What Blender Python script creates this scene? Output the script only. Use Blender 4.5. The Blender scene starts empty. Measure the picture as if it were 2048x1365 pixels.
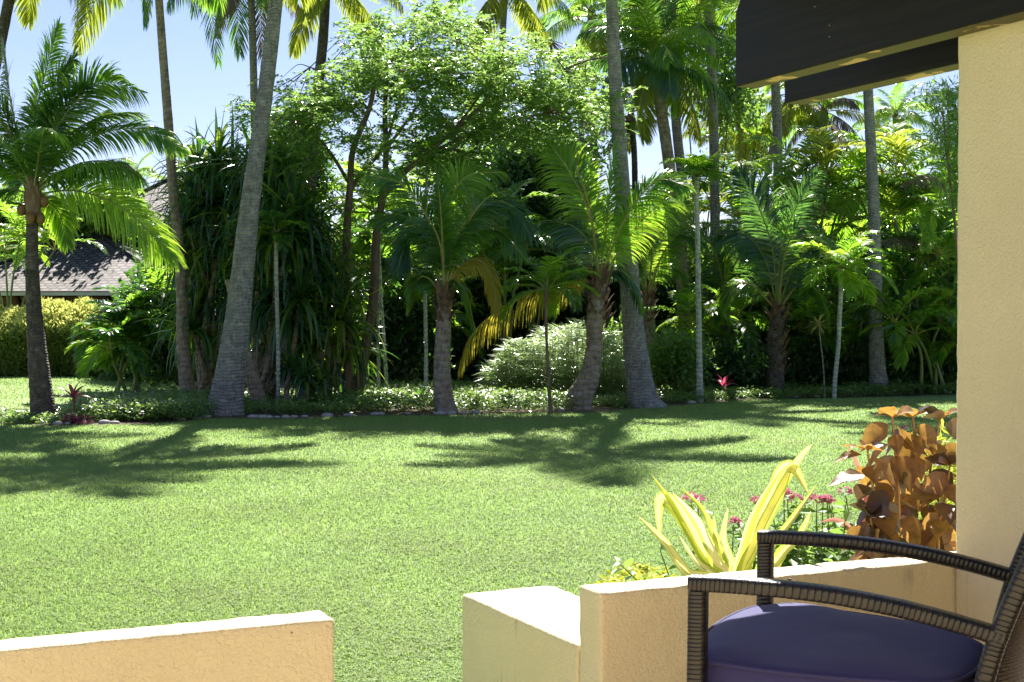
import bpy, math, random
import numpy as np
from mathutils import Vector, Matrix
random.seed(7)
R = math.radians
S = bpy.context.scene
C = S.collection

# ------------------------------------------------------------------ camera
F = 2800.0
EYE = 1.38
PITCH = math.atan((682.5-640)/F)
cd = bpy.data.cameras.new('camera'); cam = bpy.data.objects.new('camera', cd); C.objects.link(cam)
cd.sensor_width = 36; cd.lens = 36*F/2048; cd.clip_start = .05; cd.clip_end = 3000
cam.location = (0, 0, EYE); cam.rotation_euler = (math.pi/2-PITCH, 0, 0)
S.camera = cam
# ------------------------------------------------------------------ light
SUN_EL, SUN_AZ = 47.5, 4.5           # azimuth: degrees to the right of straight ahead
w = bpy.data.worlds.new('World'); S.world = w; w.use_nodes = True
nt = w.node_tree; bgn = nt.nodes['Background']
sky = nt.nodes.new('ShaderNodeTexSky'); sky.sky_type = 'NISHITA'; sky.sun_disc = False
sky.sun_elevation = R(SUN_EL); sky.sun_rotation = R(SUN_AZ)
sky.air_density = 1.0; sky.dust_density = .3; sky.ozone_density = 3.0
tint = nt.nodes.new('ShaderNodeMix'); tint.data_type = 'RGBA'; tint.blend_type = 'MULTIPLY'; tint.inputs[0].default_value = 1; tint.inputs[7].default_value = (.96, .865, .98, 1)
nt.links.new(sky.outputs[0], tint.inputs[6]); nt.links.new(tint.outputs[2], bgn.inputs[0]); bgn.inputs[1].default_value = .05
sd = bpy.data.lights.new('sun', 'SUN'); sd.energy = 5.0; sd.angle = R(.5); sd.color = (1, .95, .87)
sun = bpy.data.objects.new('sun', sd); C.objects.link(sun)
sv = Vector((math.sin(R(SUN_AZ))*math.cos(R(SUN_EL)), math.cos(R(SUN_AZ))*math.cos(R(SUN_EL)), math.sin(R(SUN_EL))))
sun.rotation_euler = sv.to_track_quat('Z', 'Y').to_euler()
S.view_settings.view_transform = 'Standard'; S.view_settings.look = 'None'
S.view_settings.exposure = 1.6; S.view_settings.gamma = 1
S.cycles.max_bounces = 7; S.cycles.diffuse_bounces = 3; S.cycles.glossy_bounces = 2
S.cycles.transmission_bounces = 4; S.cycles.transparent_max_bounces = 4

# ------------------------------------------------------------------ pixel helpers (photo pixels -> world)
cp, sp = math.cos(PITCH), math.sin(PITCH)
def W(px, py, d):
    dx = (px-1024)/F; dy = (682.5-py)/F
    v = np.array([dx, cp+dy*sp, dy*cp-sp]); v = v/v[1]*d
    return v+np.array([0, 0, EYE])
def G(px, py, z=0):
    dx = (px-1024)/F; dy = (682.5-py)/F
    v = np.array([dx, cp+dy*sp, dy*cp-sp])
    return v*((z-EYE)/v[2])+np.array([0, 0, EYE])
def gd(py, z=0): return float(G(1024, py, z)[1])

# ------------------------------------------------------------------ materials
def newmat(name):
    m = bpy.data.materials.new(name); m.use_nodes = True
    n = m.node_tree; n.nodes.clear()
    o = n.nodes.new('ShaderNodeOutputMaterial'); return m, n, o
def N(n, t, **kw):
    x = n.nodes.new(t)
    for k, v in kw.items():
        if k.startswith('i_'):
            key = k[2:]; key = int(key) if key.isdigit() else key.replace('_', ' ')
            x.inputs[key].default_value = v
        else: setattr(x, k, v)
    return x
def ramp(n, fac, cols):
    r = n.nodes.new('ShaderNodeValToRGB'); e = r.color_ramp.elements
    while len(e) < len(cols): e.new(.5)
    for i, (p, c) in enumerate(cols):
        e[i].position = p; e[i].color = (*c, 1)
    n.links.new(fac, r.inputs[0]); return r.outputs[0]
def leafmat(name, cols, tr, fac=.42, rough=.36, spec=.5, trvar=.35, mott=0, mcol=(.05, .04, .02), mscale=40):
    """cols: list of base colours spread over the random range; tr: light passing through the leaf"""
    m, n, o = newmat(name)
    geo = N(n, 'ShaderNodeNewGeometry'); oi = N(n, 'ShaderNodeObjectInfo')
    a = N(n, 'ShaderNodeMath', operation='MULTIPLY', i_1=.62); n.links.new(geo.outputs['Random Per Island'], a.inputs[0])
    b = N(n, 'ShaderNodeMath', operation='MULTIPLY_ADD', i_1=.38); n.links.new(oi.outputs['Random'], b.inputs[0]); n.links.new(a.outputs[0], b.inputs[2])
    k = len(cols)
    c = ramp(n, b.outputs[0], [(.1+.8*i/(max(k-1, 1)), x) for i, x in enumerate(cols)])
    mfac = None
    if mott:
        tcn = N(n, 'ShaderNodeTexCoord'); mn = N(n, 'ShaderNodeTexNoise', i_Scale=mscale, i_Detail=5, i_Roughness=.65); n.links.new(tcn.outputs['Object'], mn.inputs[0])
        mfac = ramp(n, mn.outputs[0], [(.42, (0, 0, 0)), (.66, (mott, mott, mott))]); mm_ = N(n, 'ShaderNodeMix', data_type='RGBA'); n.links.new(mfac, mm_.inputs[0]); n.links.new(c, mm_.inputs[6]); mm_.inputs[7].default_value = (*mcol, 1); c = mm_.outputs[2]
    p = N(n, 'ShaderNodeBsdfPrincipled'); n.links.new(c, p.inputs['Base Color'])
    p.inputs['Roughness'].default_value = rough; p.inputs['Specular IOR Level'].default_value = spec
    t = N(n, 'ShaderNodeBsdfTranslucent')
    tc = ramp(n, b.outputs[0], [(.1, tuple(x*(1-trvar) for x in tr)), (.9, tr)])
    if mott:
        m2_ = N(n, 'ShaderNodeMix', data_type='RGBA', blend_type='MULTIPLY'); n.links.new(mfac, m2_.inputs[0]); n.links.new(tc, m2_.inputs[6]); m2_.inputs[7].default_value = (.35, .5, .4, 1); tc = m2_.outputs[2]
    n.links.new(tc, t.inputs[0])
    mx = N(n, 'ShaderNodeMixShader', i_0=fac); n.links.new(p.outputs[0], mx.inputs[1]); n.links.new(t.outputs[0], mx.inputs[2])
    n.links.new(mx.outputs[0], o.inputs[0]); return m
def surf(name, cols, scale=5, rough=.8, bump=.3, bscale=40, detail=6, stretch=(1, 1, 1), spec=.4, bdist=.01, noise2=None):
    m, n, o = newmat(name)
    tc = N(n, 'ShaderNodeTexCoord'); mp = N(n, 'ShaderNodeMapping'); mp.inputs['Scale'].default_value = stretch
    n.links.new(tc.outputs['Object'], mp.inputs[0])
    a = N(n, 'ShaderNodeTexNoise', i_Scale=scale, i_Detail=detail, i_Roughness=.6); n.links.new(mp.outputs[0], a.inputs[0])
    k = len(cols)
    c = ramp(n, a.outputs[0], [(.3+.4*i/(max(k-1, 1)), x) for i, x in enumerate(cols)])
    p = N(n, 'ShaderNodeBsdfPrincipled', i_Roughness=rough); n.links.new(c, p.inputs['Base Color']); p.inputs['Specular IOR Level'].default_value = spec
    b = N(n, 'ShaderNodeTexNoise', i_Scale=bscale, i_Detail=4); n.links.new(mp.outputs[0], b.inputs[0])
    bp = N(n, 'ShaderNodeBump', i_Strength=bump, i_Distance=bdist); n.links.new(b.outputs[0], bp.inputs['Height'])
    n.links.new(bp.outputs[0], p.inputs['Normal']); n.links.new(p.outputs[0], o.inputs[0]); return m

def trunkmat(name, c1, c2, c3, ring=9.0, lich=(.42, .45, .42), lfac=.25):
    """palm trunk: leaf-scar rings, vertical cracks and pale lichen"""
    m, n, o = newmat(name)
    tc = N(n, 'ShaderNodeTexCoord')
    nz = N(n, 'ShaderNodeTexNoise', i_Scale=7.0, i_Detail=6, i_Roughness=.65); n.links.new(tc.outputs['Object'], nz.inputs[0])
    base = ramp(n, nz.outputs[0], [(.3, c1), (.5, c2), (.7, c3)])
    wv = N(n, 'ShaderNodeTexWave', wave_type='BANDS', bands_direction='Z', i_Scale=ring/6.283*2, i_Distortion=6.0, i_Detail=3)
    wv.inputs['Detail Scale'].default_value = 1.5
    n.links.new(tc.outputs['Object'], wv.inputs[0])
    rr = ramp(n, wv.outputs[0], [(0, (.35, .33, .32)), (.22, (1, 1, 1))])
    mx = N(n, 'ShaderNodeMix', data_type='RGBA', blend_type='MULTIPLY'); mx.inputs[0].default_value = .42
    n.links.new(base, mx.inputs[6]); n.links.new(rr, mx.inputs[7])
    mp = N(n, 'ShaderNodeMapping'); mp.inputs['Scale'].default_value = (38, 38, 7); n.links.new(tc.outputs['Object'], mp.inputs[0])
    cr = N(n, 'ShaderNodeTexNoise', i_Scale=1.0, i_Detail=3); n.links.new(mp.outputs[0], cr.inputs[0])
    cc = ramp(n, cr.outputs[0], [(.32, (.3, .28, .27)), (.45, (1, 1, 1))])
    m2 = N(n, 'ShaderNodeMix', data_type='RGBA', blend_type='MULTIPLY'); m2.inputs[0].default_value = .7
    n.links.new(mx.outputs[2], m2.inputs[6]); n.links.new(cc, m2.inputs[7])
    ln = N(n, 'ShaderNodeTexNoise', i_Scale=14.0, i_Detail=8, i_Roughness=.75); n.links.new(tc.outputs['Object'], ln.inputs[0])
    lf = ramp(n, ln.outputs[0], [(.55, (0, 0, 0)), (.64, (1, 1, 1))])
    lm = N(n, 'ShaderNodeMath', operation='MULTIPLY', i_1=lfac*2); n.links.new(lf, lm.inputs[0])
    m3 = N(n, 'ShaderNodeMix', data_type='RGBA'); n.links.new(lm.outputs[0], m3.inputs[0]); n.links.new(m2.outputs[2], m3.inputs[6]); m3.inputs[7].default_value = (*lich, 1)
    p = N(n, 'ShaderNodeBsdfPrincipled', i_Roughness=.8); n.links.new(m3.outputs[2], p.inputs['Base Color'])
    ad = N(n, 'ShaderNodeMath', operation='MULTIPLY_ADD', i_1=.5); n.links.new(cr.outputs[0], ad.inputs[0]); n.links.new(wv.outputs[0], ad.inputs[2])
    bp = N(n, 'ShaderNodeBump', i_Strength=.7, i_Distance=.025); n.links.new(ad.outputs[0], bp.inputs['Height'])
    n.links.new(bp.outputs[0], p.inputs['Normal']); n.links.new(p.outputs[0], o.inputs[0]); return m

M = {}
M['palm'] = leafmat('palm_leaf', [(.02, .065, .018), (.034, .095, .02), (.06, .135, .025)], (.46, .80, .07), .54, .25, .8)
M['palm_dark'] = leafmat('palm_leaf_dark', [(.015, .05, .02), (.022, .07, .025), (.035, .09, .03)], (.26, .56, .08), .46, .24, .9)
M['lime'] = leafmat('palm_leaf_lime', [(.07, .16, .02), (.10, .21, .025), (.14, .26, .03)], (.66, .98, .08), .56, .34, .5)
M['yellow'] = leafmat('palm_leaf_yellow', [(.12, .16, .02), (.17, .19, .03), (.13, .19, .03)], (.58, .68, .08), .5, .4, .4)
M['gold'] = leafmat('golden_old_leaf', [(.28, .24, .04), (.36, .32, .06), (.22, .18, .05)], (.95, .82, .09), .55, .45, .4)
M['orange'] = leafmat('palm_leaf_old', [(.14, .10, .03), (.2, .14, .04), (.10, .11, .03)], (.5, .40, .08), .45, .5, .3)
M['dry'] = leafmat('palm_leaf_dry', [(.16, .13, .09), (.24, .20, .15), (.11, .085, .06)], (.28, .22, .12), .3, .6, .3)
M['rachis'] = surf('leaf_stalk', [(.14, .18, .05), (.20, .24, .08)], 3, .5, .1, 30)
M['rachis_y'] = surf('leaf_stalk_yellow', [(.28, .27, .08), (.36, .32, .1)], 3, .5, .1, 30)
M['strap'] = leafmat('strap_leaf', [(.012, .045, .018), (.02, .07, .025), (.04, .11, .03)], (.16, .42, .04), .38, .26, .8)
M['strap_l'] = leafmat('strap_leaf_light', [(.05, .12, .02), (.09, .18, .03), (.16, .2, .04)], (.52, .70, .08), .5, .32, .6)
M['tree'] = leafmat('tree_leaf', [(.035, .095, .02), (.06, .14, .028), (.11, .22, .05)], (.44, .70, .14), .47, .24, .9)
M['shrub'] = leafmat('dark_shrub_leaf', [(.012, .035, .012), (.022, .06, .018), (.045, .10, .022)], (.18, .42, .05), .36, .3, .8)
M['bush'] = leafmat('bush_leaf', [(.025, .07, .015), (.045, .11, .02), (.08, .16, .03)], (.38, .66, .08), .45, .3, .8)
M['sedge'] = leafmat('sedge_leaf_sunlit', [(.2, .3, .12), (.3, .42, .2), (.4, .5, .28)], (.62, .8, .32), .42, .24, 1.0)  # upper leaves, sunlit brightness painted into the base colour
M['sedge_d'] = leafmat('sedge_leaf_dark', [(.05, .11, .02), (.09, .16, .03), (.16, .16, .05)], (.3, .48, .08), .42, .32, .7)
M['hedge'] = leafmat('hedge_leaf_sunlit', [(.38, .44, .10), (.50, .54, .15), (.62, .62, .25)], (.85, .88, .25), .45, .45, .4)  # sunlit glow of the hedge top put into the leaf colour
M['hedge_shaded'] = leafmat('hedge_leaf_shaded', [(.09, .14, .02), (.14, .2, .04)], (.45, .56, .08), .38, .45, .4)  # darker copy for the lower leaves, their shade painted in
M['cover'] = leafmat('cover_leaf', [(.06, .13, .035), (.10, .2, .05), (.2, .3, .12)], (.40, .60, .13), .42, .28, .9)
M['lime_cover'] = leafmat('lime_cover_leaf', [(.34, .42, .04), (.5, .55, .07), (.42, .52, .10)], (.72, .75, .09), .4, .4, .4)
M['grass'] = leafmat('grass_blade', [(.17, .265, .06), (.205, .30, .08), (.26, .335, .115)], (.44, .64, .16), .42, .6, .3, .15, .5, (.28, .28, .11), .8)
M['stone'] = surf('border_stone', [(.22, .21, .2), (.34, .32, .3), (.42, .40, .37)], 6, .8, .4, 25)
M['mulch'] = surf('mulch', [(.05, .035, .02), (.10, .07, .045), (.18, .14, .09)], 8, .9, .8, 30, bdist=.03)
M['fibre'] = surf('palm_fibre', [(.09, .055, .035), (.19, .12, .08), (.3, .21, .15)], 3, .9, 1, 14, stretch=(3, 3, .7), bdist=.04)
M['coir'] = surf('coconut_husk', [(.12, .065, .025), (.20, .11, .035), (.11, .10, .03)], 5, .5, .2, 20)
M['bark'] = surf('tree_bark', [(.09, .06, .045), (.15, .105, .08), (.22, .17, .13)], 4, .85, .7, 12, stretch=(4, 4, 1), bdist=.02)
M['trunk_grey'] = trunkmat('palm_trunk_grey', (.15, .15, .155), (.24, .235, .23), (.33, .325, .31), 20)
M['trunk_dark'] = trunkmat('palm_trunk_ringed', (.055, .042, .035), (.10, .08, .065), (.16, .13, .11), 26, lfac=.12)
M['trunk_brown'] = trunkmat('palm_trunk_brown', (.16, .12, .09), (.26, .21, .16), (.34, .29, .23), 10, lfac=.15)
M['trunk_far'] = trunkmat('palm_trunk_far', (.16, .15, .15), (.24, .22, .21), (.32, .30, .29), 16, lfac=.1)
M['trunk_white'] = trunkmat('areca_trunk_pale', (.30, .33, .30), (.42, .45, .41), (.5, .53, .48), 12, lich=(.6, .62, .58))

# ------------------------------------------------------------------ mesh helpers
def nrm(a): return a/(np.linalg.norm(a, axis=-1, keepdims=True)+1e-9)
def cat(o, label, category, group=None, kind=None):
    if label: o['label'] = label
    if category: o['category'] = category
    if group: o['group'] = group
    if kind: o['kind'] = kind
    return o
def thing(name, label, category, loc, group=None, rz=0):
    o = bpy.data.objects.new(name, None); C.objects.link(o); o.empty_display_size = .1
    o.location = [float(v) for v in loc]; o.rotation_euler = (0, 0, rz)
    return cat(o, label, category, group)
class MB:
    def __init__(s): s.v = []; s.q = []; s.m = []; s.t = []; s.tm = []; s.n = 0
    def add(s, v, q, mi=0):
        v = np.asarray(v, float).reshape(-1, 3); q = np.asarray(q, int)
        if len(q) == 0: return
        (s.q if q.shape[1] == 4 else s.t).append(q+s.n)
        (s.m if q.shape[1] == 4 else s.tm).append(np.full(len(q), mi))
        s.v.append(v); s.n += len(v)
    def strips(s, P, Wv, mi=0, fold=0, Nv=None):
        """P (n,k,3) centre lines, Wv (n,k,3) half-width vectors; optional fold along Nv"""
        n, k, _ = P.shape
        if fold:
            mid = P-Nv*fold*np.linalg.norm(Wv, axis=-1, keepdims=True)
            v = np.stack([P-Wv, mid, P+Wv], 2); c = 3
        else: v = np.stack([P-Wv, P+Wv], 2); c = 2
        idx = np.arange(n*k*c).reshape(n, k, c)
        q = np.stack([idx[:, :-1, :-1], idx[:, :-1, 1:], idx[:, 1:, 1:], idx[:, 1:, :-1]], -1).reshape(-1, 4)
        s.add(v.reshape(-1, 3), q, mi)
    def diamonds(s, c, d, nn, L, Wd, mi=0, fold=.0):
        """leaf shapes: base at c, along d, facing nn"""
        sd_ = nrm(np.cross(d, nn)); L = np.asarray(L)[:, None]; Wd = np.asarray(Wd)[:, None]
        up = np.cross(sd_, d)
        a = c; b = c+d*L*.45+sd_*Wd*.5+up*Wd*fold; e = c+d*L; f = c+d*L*.45-sd_*Wd*.5+up*Wd*fold
        v = np.stack([a, b, e, f], 1); q = np.arange(len(c)*4).reshape(-1, 4); s.add(v.reshape(-1, 3), q, mi)
    def tube(s, P, r, mi=0, sides=8, cap=True):
        P = np.asarray(P, float); k = len(P); r = np.broadcast_to(r, (k,))
        T = nrm(np.gradient(P, axis=0)); ref = np.array([0, 1., 0]) if abs(T[:, 1]).mean() < .8 else np.array([1., 0, 0])
        A = nrm(np.cross(T, ref)); B = np.cross(T, A)
        th = np.linspace(0, 2*np.pi, sides, endpoint=False)
        v = P[:, None]+(A[:, None]*np.cos(th)[None, :, None]+B[:, None]*np.sin(th)[None, :, None])*r[:, None, None]
        idx = np.arange(k*sides).reshape(k, sides); nx = np.roll(idx, -1, 1)
        q = np.stack([idx[:-1], nx[:-1], nx[1:], idx[1:]], -1).reshape(-1, 4); s.add(v.reshape(-1, 3), q, mi)
        if cap:
            for row in (0, k-1):
                ring = v[row]; c = ring.mean(0); vv = np.vstack([ring, c]); i = np.arange(sides)
                s.add(vv, np.stack([i, np.roll(i, -1), np.full(sides, sides)], 1), mi)
    def box(s, lo, hi, mi=0, ax=None, org=(0, 0, 0)):
        x0, y0, z0 = lo; x1, y1, z1 = hi
        v = np.array([[x0, y0, z0], [x1, y0, z0], [x1, y1, z0], [x0, y1, z0], [x0, y0, z1], [x1, y0, z1], [x1, y1, z1], [x0, y1, z1]], float)
        if ax is not None: v = v@np.array(ax)+np.array(org)
        s.add(v, [[0, 3, 2, 1], [4, 5, 6, 7], [0, 1, 5, 4], [1, 2, 6, 5], [2, 3, 7, 6], [3, 0, 4, 7]], mi)
    def mesh(s, name, mats, origin=(0, 0, 0), smooth=False):
        v = np.vstack(s.v)-np.array(origin); me = bpy.data.meshes.new(name)
        q = np.vstack(s.q) if s.q else np.zeros((0, 4), int); t = np.vstack(s.t) if s.t else np.zeros((0, 3), int)
        me.vertices.add(len(v)); me.vertices.foreach_set('co', v.astype(np.float32).ravel())
        nl = q.size+t.size; me.loops.add(nl); me.loops.foreach_set('vertex_index', np.concatenate([q.ravel(), t.ravel()]).astype(np.int32))
        me.polygons.add(len(q)+len(t))
        st = np.concatenate([np.arange(len(q))*4, q.size+np.arange(len(t))*3]).astype(np.int32)
        me.polygons.foreach_set('loop_start', st)
        mi = np.concatenate((s.m if s.m else [])+(s.tm if s.tm else [])).astype(np.int32)
        me.polygons.foreach_set('material_index', mi)
        me.polygons.foreach_set('use_smooth', np.full(len(q)+len(t), smooth))
        me.update(calc_edges=True)
        for x in (mats if isinstance(mats, list) else [mats]): me.materials.append(x)
        return me
    def build(s, name, mats, parent=None, origin=(0, 0, 0), smooth=False):
        o = bpy.data.objects.new(name, s.mesh(name, mats, origin, smooth)); C.objects.link(o)
        if parent: o.parent = parent
        else: o.location = [float(x) for x in origin]
        return o
def spline(pts, n):
    """Catmull-Rom through rows of any width"""
    P = np.asarray(pts, float); k = len(P)
    if k == 2: return P[0]+(P[1]-P[0])*np.linspace(0, 1, n)[:, None]
    Q = np.vstack([2*P[0]-P[1], P, 2*P[-1]-P[-2]]); out = []
    for u in np.linspace(0, k-1-1e-6, n):
        i = int(u); t = u-i; a, b, c, d = Q[i:i+4]
        out.append(.5*((2*b)+(-a+c)*t+(2*a-5*b+4*c-d)*t*t+(-a+3*b-3*c+d)*t**3))
    return np.array(out)

def frond(mb, P, rng, nl=70, L=.55, Wd=.03, a0=70, a1=25, lift=-.15, g=.5, t0=.16, roll=0, mi=0, mr=1, r0=.014, segs=4, shape='coco', gap=0.0):
    """a pinnate leaf along the centre line P: stalk plus leaflets on both sides"""
    P = np.asarray(P, float); n = len(P); ch = P[-1]-P[0]; ch[2] = 0
    if np.linalg.norm(ch) < .15: ch = np.array([1., .2, 0])
    T_ = nrm(np.gradient(P, axis=0)); Sd = np.cross(nrm(ch), [0, 0, 1.])
    mb.tube(P, np.linspace(r0, r0*.18, n), mr, 4, False)
    ts = np.linspace(t0, .995, nl)
    for side in (-1, 1):
        t = np.clip(ts+rng.normal(0, .3/nl, nl), 0, 1)
        if gap: keep = rng.random(nl) > gap; t = t[keep]
        m = len(t); x = t*(n-1); i = np.minimum(x.astype(int), n-2); f = (x-i)[:, None]
        p = P[i]*(1-f)+P[i+1]*f; T = nrm(T_[i]*(1-f)+T_[i+1]*f)
        Sx = nrm(Sd-T*(T@Sd)[:, None]); Nn = np.cross(Sx, T)
        if roll: c_, s_ = math.cos(R(roll)), math.sin(R(roll)); Sx, Nn = Sx*c_+Nn*s_, Nn*c_-Sx*s_
        u = (t-t0)/(1-t0); a = np.radians(a0+(a1-a0)*u+rng.normal(0, 3.5, m))[:, None]
        if shape == 'coco': pr = np.power(np.sin(np.pi*np.clip(.12+.83*u, 0, 1)), .6)
        else: pr = np.power(np.sin(np.pi*np.clip(.22+.66*u, 0, 1)), .6)
        ln = L*pr*rng.uniform(.88, 1.08, m)
        d = nrm(T*np.cos(a)+Sx*side*np.sin(a)+Nn*(lift+rng.normal(0, .07, m))[:, None])
        pts = [p]; gg = (g*rng.uniform(.7, 1.3, m))[:, None]; cur = p; dd = d
        for k in range(segs):
            dd = nrm(dd+np.array([0, 0, -1.])*gg/segs*(k+.5)*.9); cur = cur+dd*(ln/segs)[:, None]; pts.append(cur)
        PP = np.stack(pts, 1); wv = nrm(np.cross(d, Nn+rng.normal(0, .25, (m, 3))))
        prof = np.array({4: [.45, 1, .95, .6, .05], 3: [.5, 1, .8, .05], 2: [.6, 1, .05]}[segs])*Wd*.5
        mb.strips(PP, wv[:, None, :]*prof[None, :, None], mi)

def arc(e0, droop, L, n=20, pw=1.3):
    """centre line in the XZ plane from the origin; starts at elevation e0 and bends down"""
    t = np.linspace(0, 1, n); e = np.radians(e0-droop*t**pw); st = L/(n-1)
    x = np.concatenate([[0], np.cumsum(np.cos(e[:-1]))*st]); z = np.concatenate([[0], np.cumsum(np.sin(e[:-1]))*st])
    return np.stack([x, np.zeros(n), z], 1)
def rotz(P, a):
    c, s_ = math.cos(a), math.sin(a); return np.stack([P[:, 0]*c-P[:, 1]*s_, P[:, 0]*s_+P[:, 1]*c, P[:, 2]], 1)

# frond prototypes (unit length 1), shared by the palms
PROTO = {}
def protos():
    rng = np.random.default_rng(3)
    for key, L, mm in (('palm', .34, 'palm'), ('palm_dark', .34, 'palm_dark'), ('lime', .34, 'lime'), ('yellow', .31, 'yellow'), ('orange', .26, 'orange'), ('dry', .24, 'dry')):
        for j, (e, dr, lift) in enumerate(((80, 55, .1), (62, 75, 0), (42, 80, -.15), (22, 75, -.3), (2, 65, -.4), (-25, 50, -.5))):
            mb = MB(); frond(mb, arc(e, dr, 1.0), rng, 92, L, .0125, 66, 22, lift, .75 if key != 'dry' else 1.5, .17, 0, 0, 1, .009, 3)
            PROTO[key, j] = mb.mesh('frond', [M[mm], M['rachis']])
protos()
def place_frond(parent, key, j, loc, az, s, tilt=0, roll=0):
    o = bpy.data.objects.new('frond', PROTO[key, j]); C.objects.link(o); o.parent = parent
    o.location = [float(x) for x in loc]; o.rotation_euler = (roll, -tilt, az); o.scale = (s, s, s); return o

def trunk_obj(parent, origin, path, d, mat, ringy=.0, name='trunk', sides=14, nring=70, dd=None):
    """path rows: (px, py, width in px)"""
    rows = []
    for i, (px, py, wd) in enumerate(path):
        di = d+(dd[i] if dd else 0); p = W(px, py, di); rows.append([*p, wd/2/F*di])
    rows[0][2] = min(rows[0][2], 0)-.05
    q = spline(rows, nring); r = q[:, 3].copy()
    if ringy: r *= 1+ringy*np.sign(np.sin(np.arange(nring)*2.4))*.5
    r *= 1+np.random.default_rng(int(path[0][0]) & 1023).normal(0, .015, nring)
    mb = MB(); mb.tube(q[:, :3], r, 0, sides)
    return mb.build(name, mat, parent, origin, True), q[-1, :3]
def fibre_boot(parent, origin, base, z0, z1, r, seed, name='boot'):
    """ragged old leaf bases round the top of a young palm's trunk"""
    rng = np.random.default_rng(seed); mb = MB()
    n = 60; z = rng.uniform(z0, z1, n); a = rng.uniform(0, 6.28, n)
    out = np.stack([np.cos(a), np.sin(a), np.zeros(n)], 1)
    p = base+out*r*.75; p[:, 2] = z
    L = rng.uniform(.14, .34, n); k = 4; pts = [p]; d = nrm(out*.35+np.array([0, 0, 1.])); cur = p
    for i in range(k): cur = cur+d*(L/k)[:, None]; pts.append(cur); d = nrm(d+out*.14)
    PP = np.stack(pts, 1); wv = np.cross(out, [0, 0, 1.]); prof = np.array([1, .95, .8, .55, .2])*r*.42
    mb.strips(PP, wv[:, None]*prof[None, :, None], 0, .4, np.broadcast_to(out[:, None], PP.shape))
    return mb.build(name, M['fibre'], parent, origin)

def px_frond(parent, origin, pts, d, seed, mat='palm', L=.5, Wd=.03, roll=35, g=.6, nl=80, lift=-.1, t0=.15, r0=.014, name='frond', label=None, rach='rachis', shape='coco', a0=66, a1=22, segs=4):
    """a frond whose centre line is laid through given points (px, py[, depth offset])"""
    P = np.array([W(p[0], p[1], d+(p[2] if len(p) > 2 else 0)) for p in pts]); P = spline(P, 26)
    mb = MB(); frond(mb, P, np.random.default_rng(seed), nl, L, Wd, a0, a1, lift, g, t0, roll, 0, 1, r0, segs, shape)
    o = mb.build(name, [M[mat], M[rach]], parent, origin)
    if label: o['label'] = label
    return o

def coco_palm(name, label, path, d, mat, group=None, n=20, L=2.0, mix=('palm', 'palm', 'palm_dark', 'palm', 'yellow'), seed=1, ringy=0, crown=True, dd=None, nuts=0, old='yellow', az0=0, spread=None, category='palm tree', eminj=0, emaxj=5):
    rng = random.Random(seed); b = W(path[0][0], path[0][1], d); b[2] = 0
    t = thing(name, label, category, b, group)
    tr, top = trunk_obj(t, b, path, d, mat, ringy, dd=dd)
    if crown:
        loc = top-b
        for i in range(n):
            j = min(emaxj, max(eminj, int((i+.5)/n*(emaxj+1)))); key = mix[rng.randrange(len(mix))]
            if j >= 5: key = old
            a = az0+i*2.399963+rng.uniform(-.2, .2)
            place_frond(t, key, j, loc+np.array([0, 0, rng.uniform(-.1, .05)]), a, L*rng.uniform(.85, 1.1), rng.uniform(-.12, .12), rng.uniform(-.2, .2))
        # crown shaft and fruit
        mb = MB(); mb.tube([loc-[0, 0, .35], loc-[0, 0, .05], loc+[0, 0, .25]], [.09, .13, .05], 0, 10); mb.build('crown_core', M['fibre'], t, (0, 0, 0), True)
    for i in range(nuts):
        a = i*2.4; mb = MB(); c = (top-b)+np.array([math.cos(a)*.15, math.sin(a)*.15, -.12-.12*(i % 3)])
        sphere(mb, c, (.065, .065, .085)); mb.build('coconut', M['coir'], t, (0, 0, 0), True)
    return t, b, top
def sphere(mb, c, r, mi=0, n=10, m=7, noise=0, seed=0):
    rng = np.random.default_rng(seed); rows = []
    for j in range(m+1):
        ph = math.pi*j/m
        for i in range(n):
            th = 2*math.pi*i/n; k = 1+rng.normal(0, noise) if noise else 1
            rows.append([c[0]+r[0]*k*math.sin(ph)*math.cos(th), c[1]+r[1]*k*math.sin(ph)*math.sin(th), c[2]+r[2]*k*math.cos(ph)])
    v = np.array(rows); idx = np.arange((m+1)*n).reshape(m+1, n); nx = np.roll(idx, -1, 1)
    mb.add(v, np.stack([idx[:-1], nx[:-1], nx[1:], idx[1:]], -1).reshape(-1, 4), mi)
def rand_unit(rng, n): return nrm(rng.normal(size=(n, 3)))
def leaf_cloud(mb, centres, rng, n, spread, L, ratio=.45, mi=0, upbias=.3, flat=.7, fold=.15):
    """n leaves round each centre"""
    c = np.repeat(centres, n, 0); m = len(c)
    p = c+rng.normal(size=(m, 3))*spread*np.array([1, 1, flat])
    d = nrm(rng.normal(size=(m, 3))+np.array([0, 0, -.25])); nn = nrm(rand_unit(rng, m)+np.array([0, 0, upbias*2.5]))
    l = L*rng.uniform(.6, 1.25, m); mb.diamonds(p, d, nn, l, l*ratio, mi, fold)

# ================================================================== THE SETTING
A = np.array([1, .473, 0]); A = A/np.linalg.norm(A)      # along the low patio walls
Bv = np.array([-A[1], A[0], 0]); Z = np.array([0, 0, 1.])  # out into the garden
AX = np.array([A, Bv, Z])
PATIO_Z = .22; WALL_Z = .71

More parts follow.
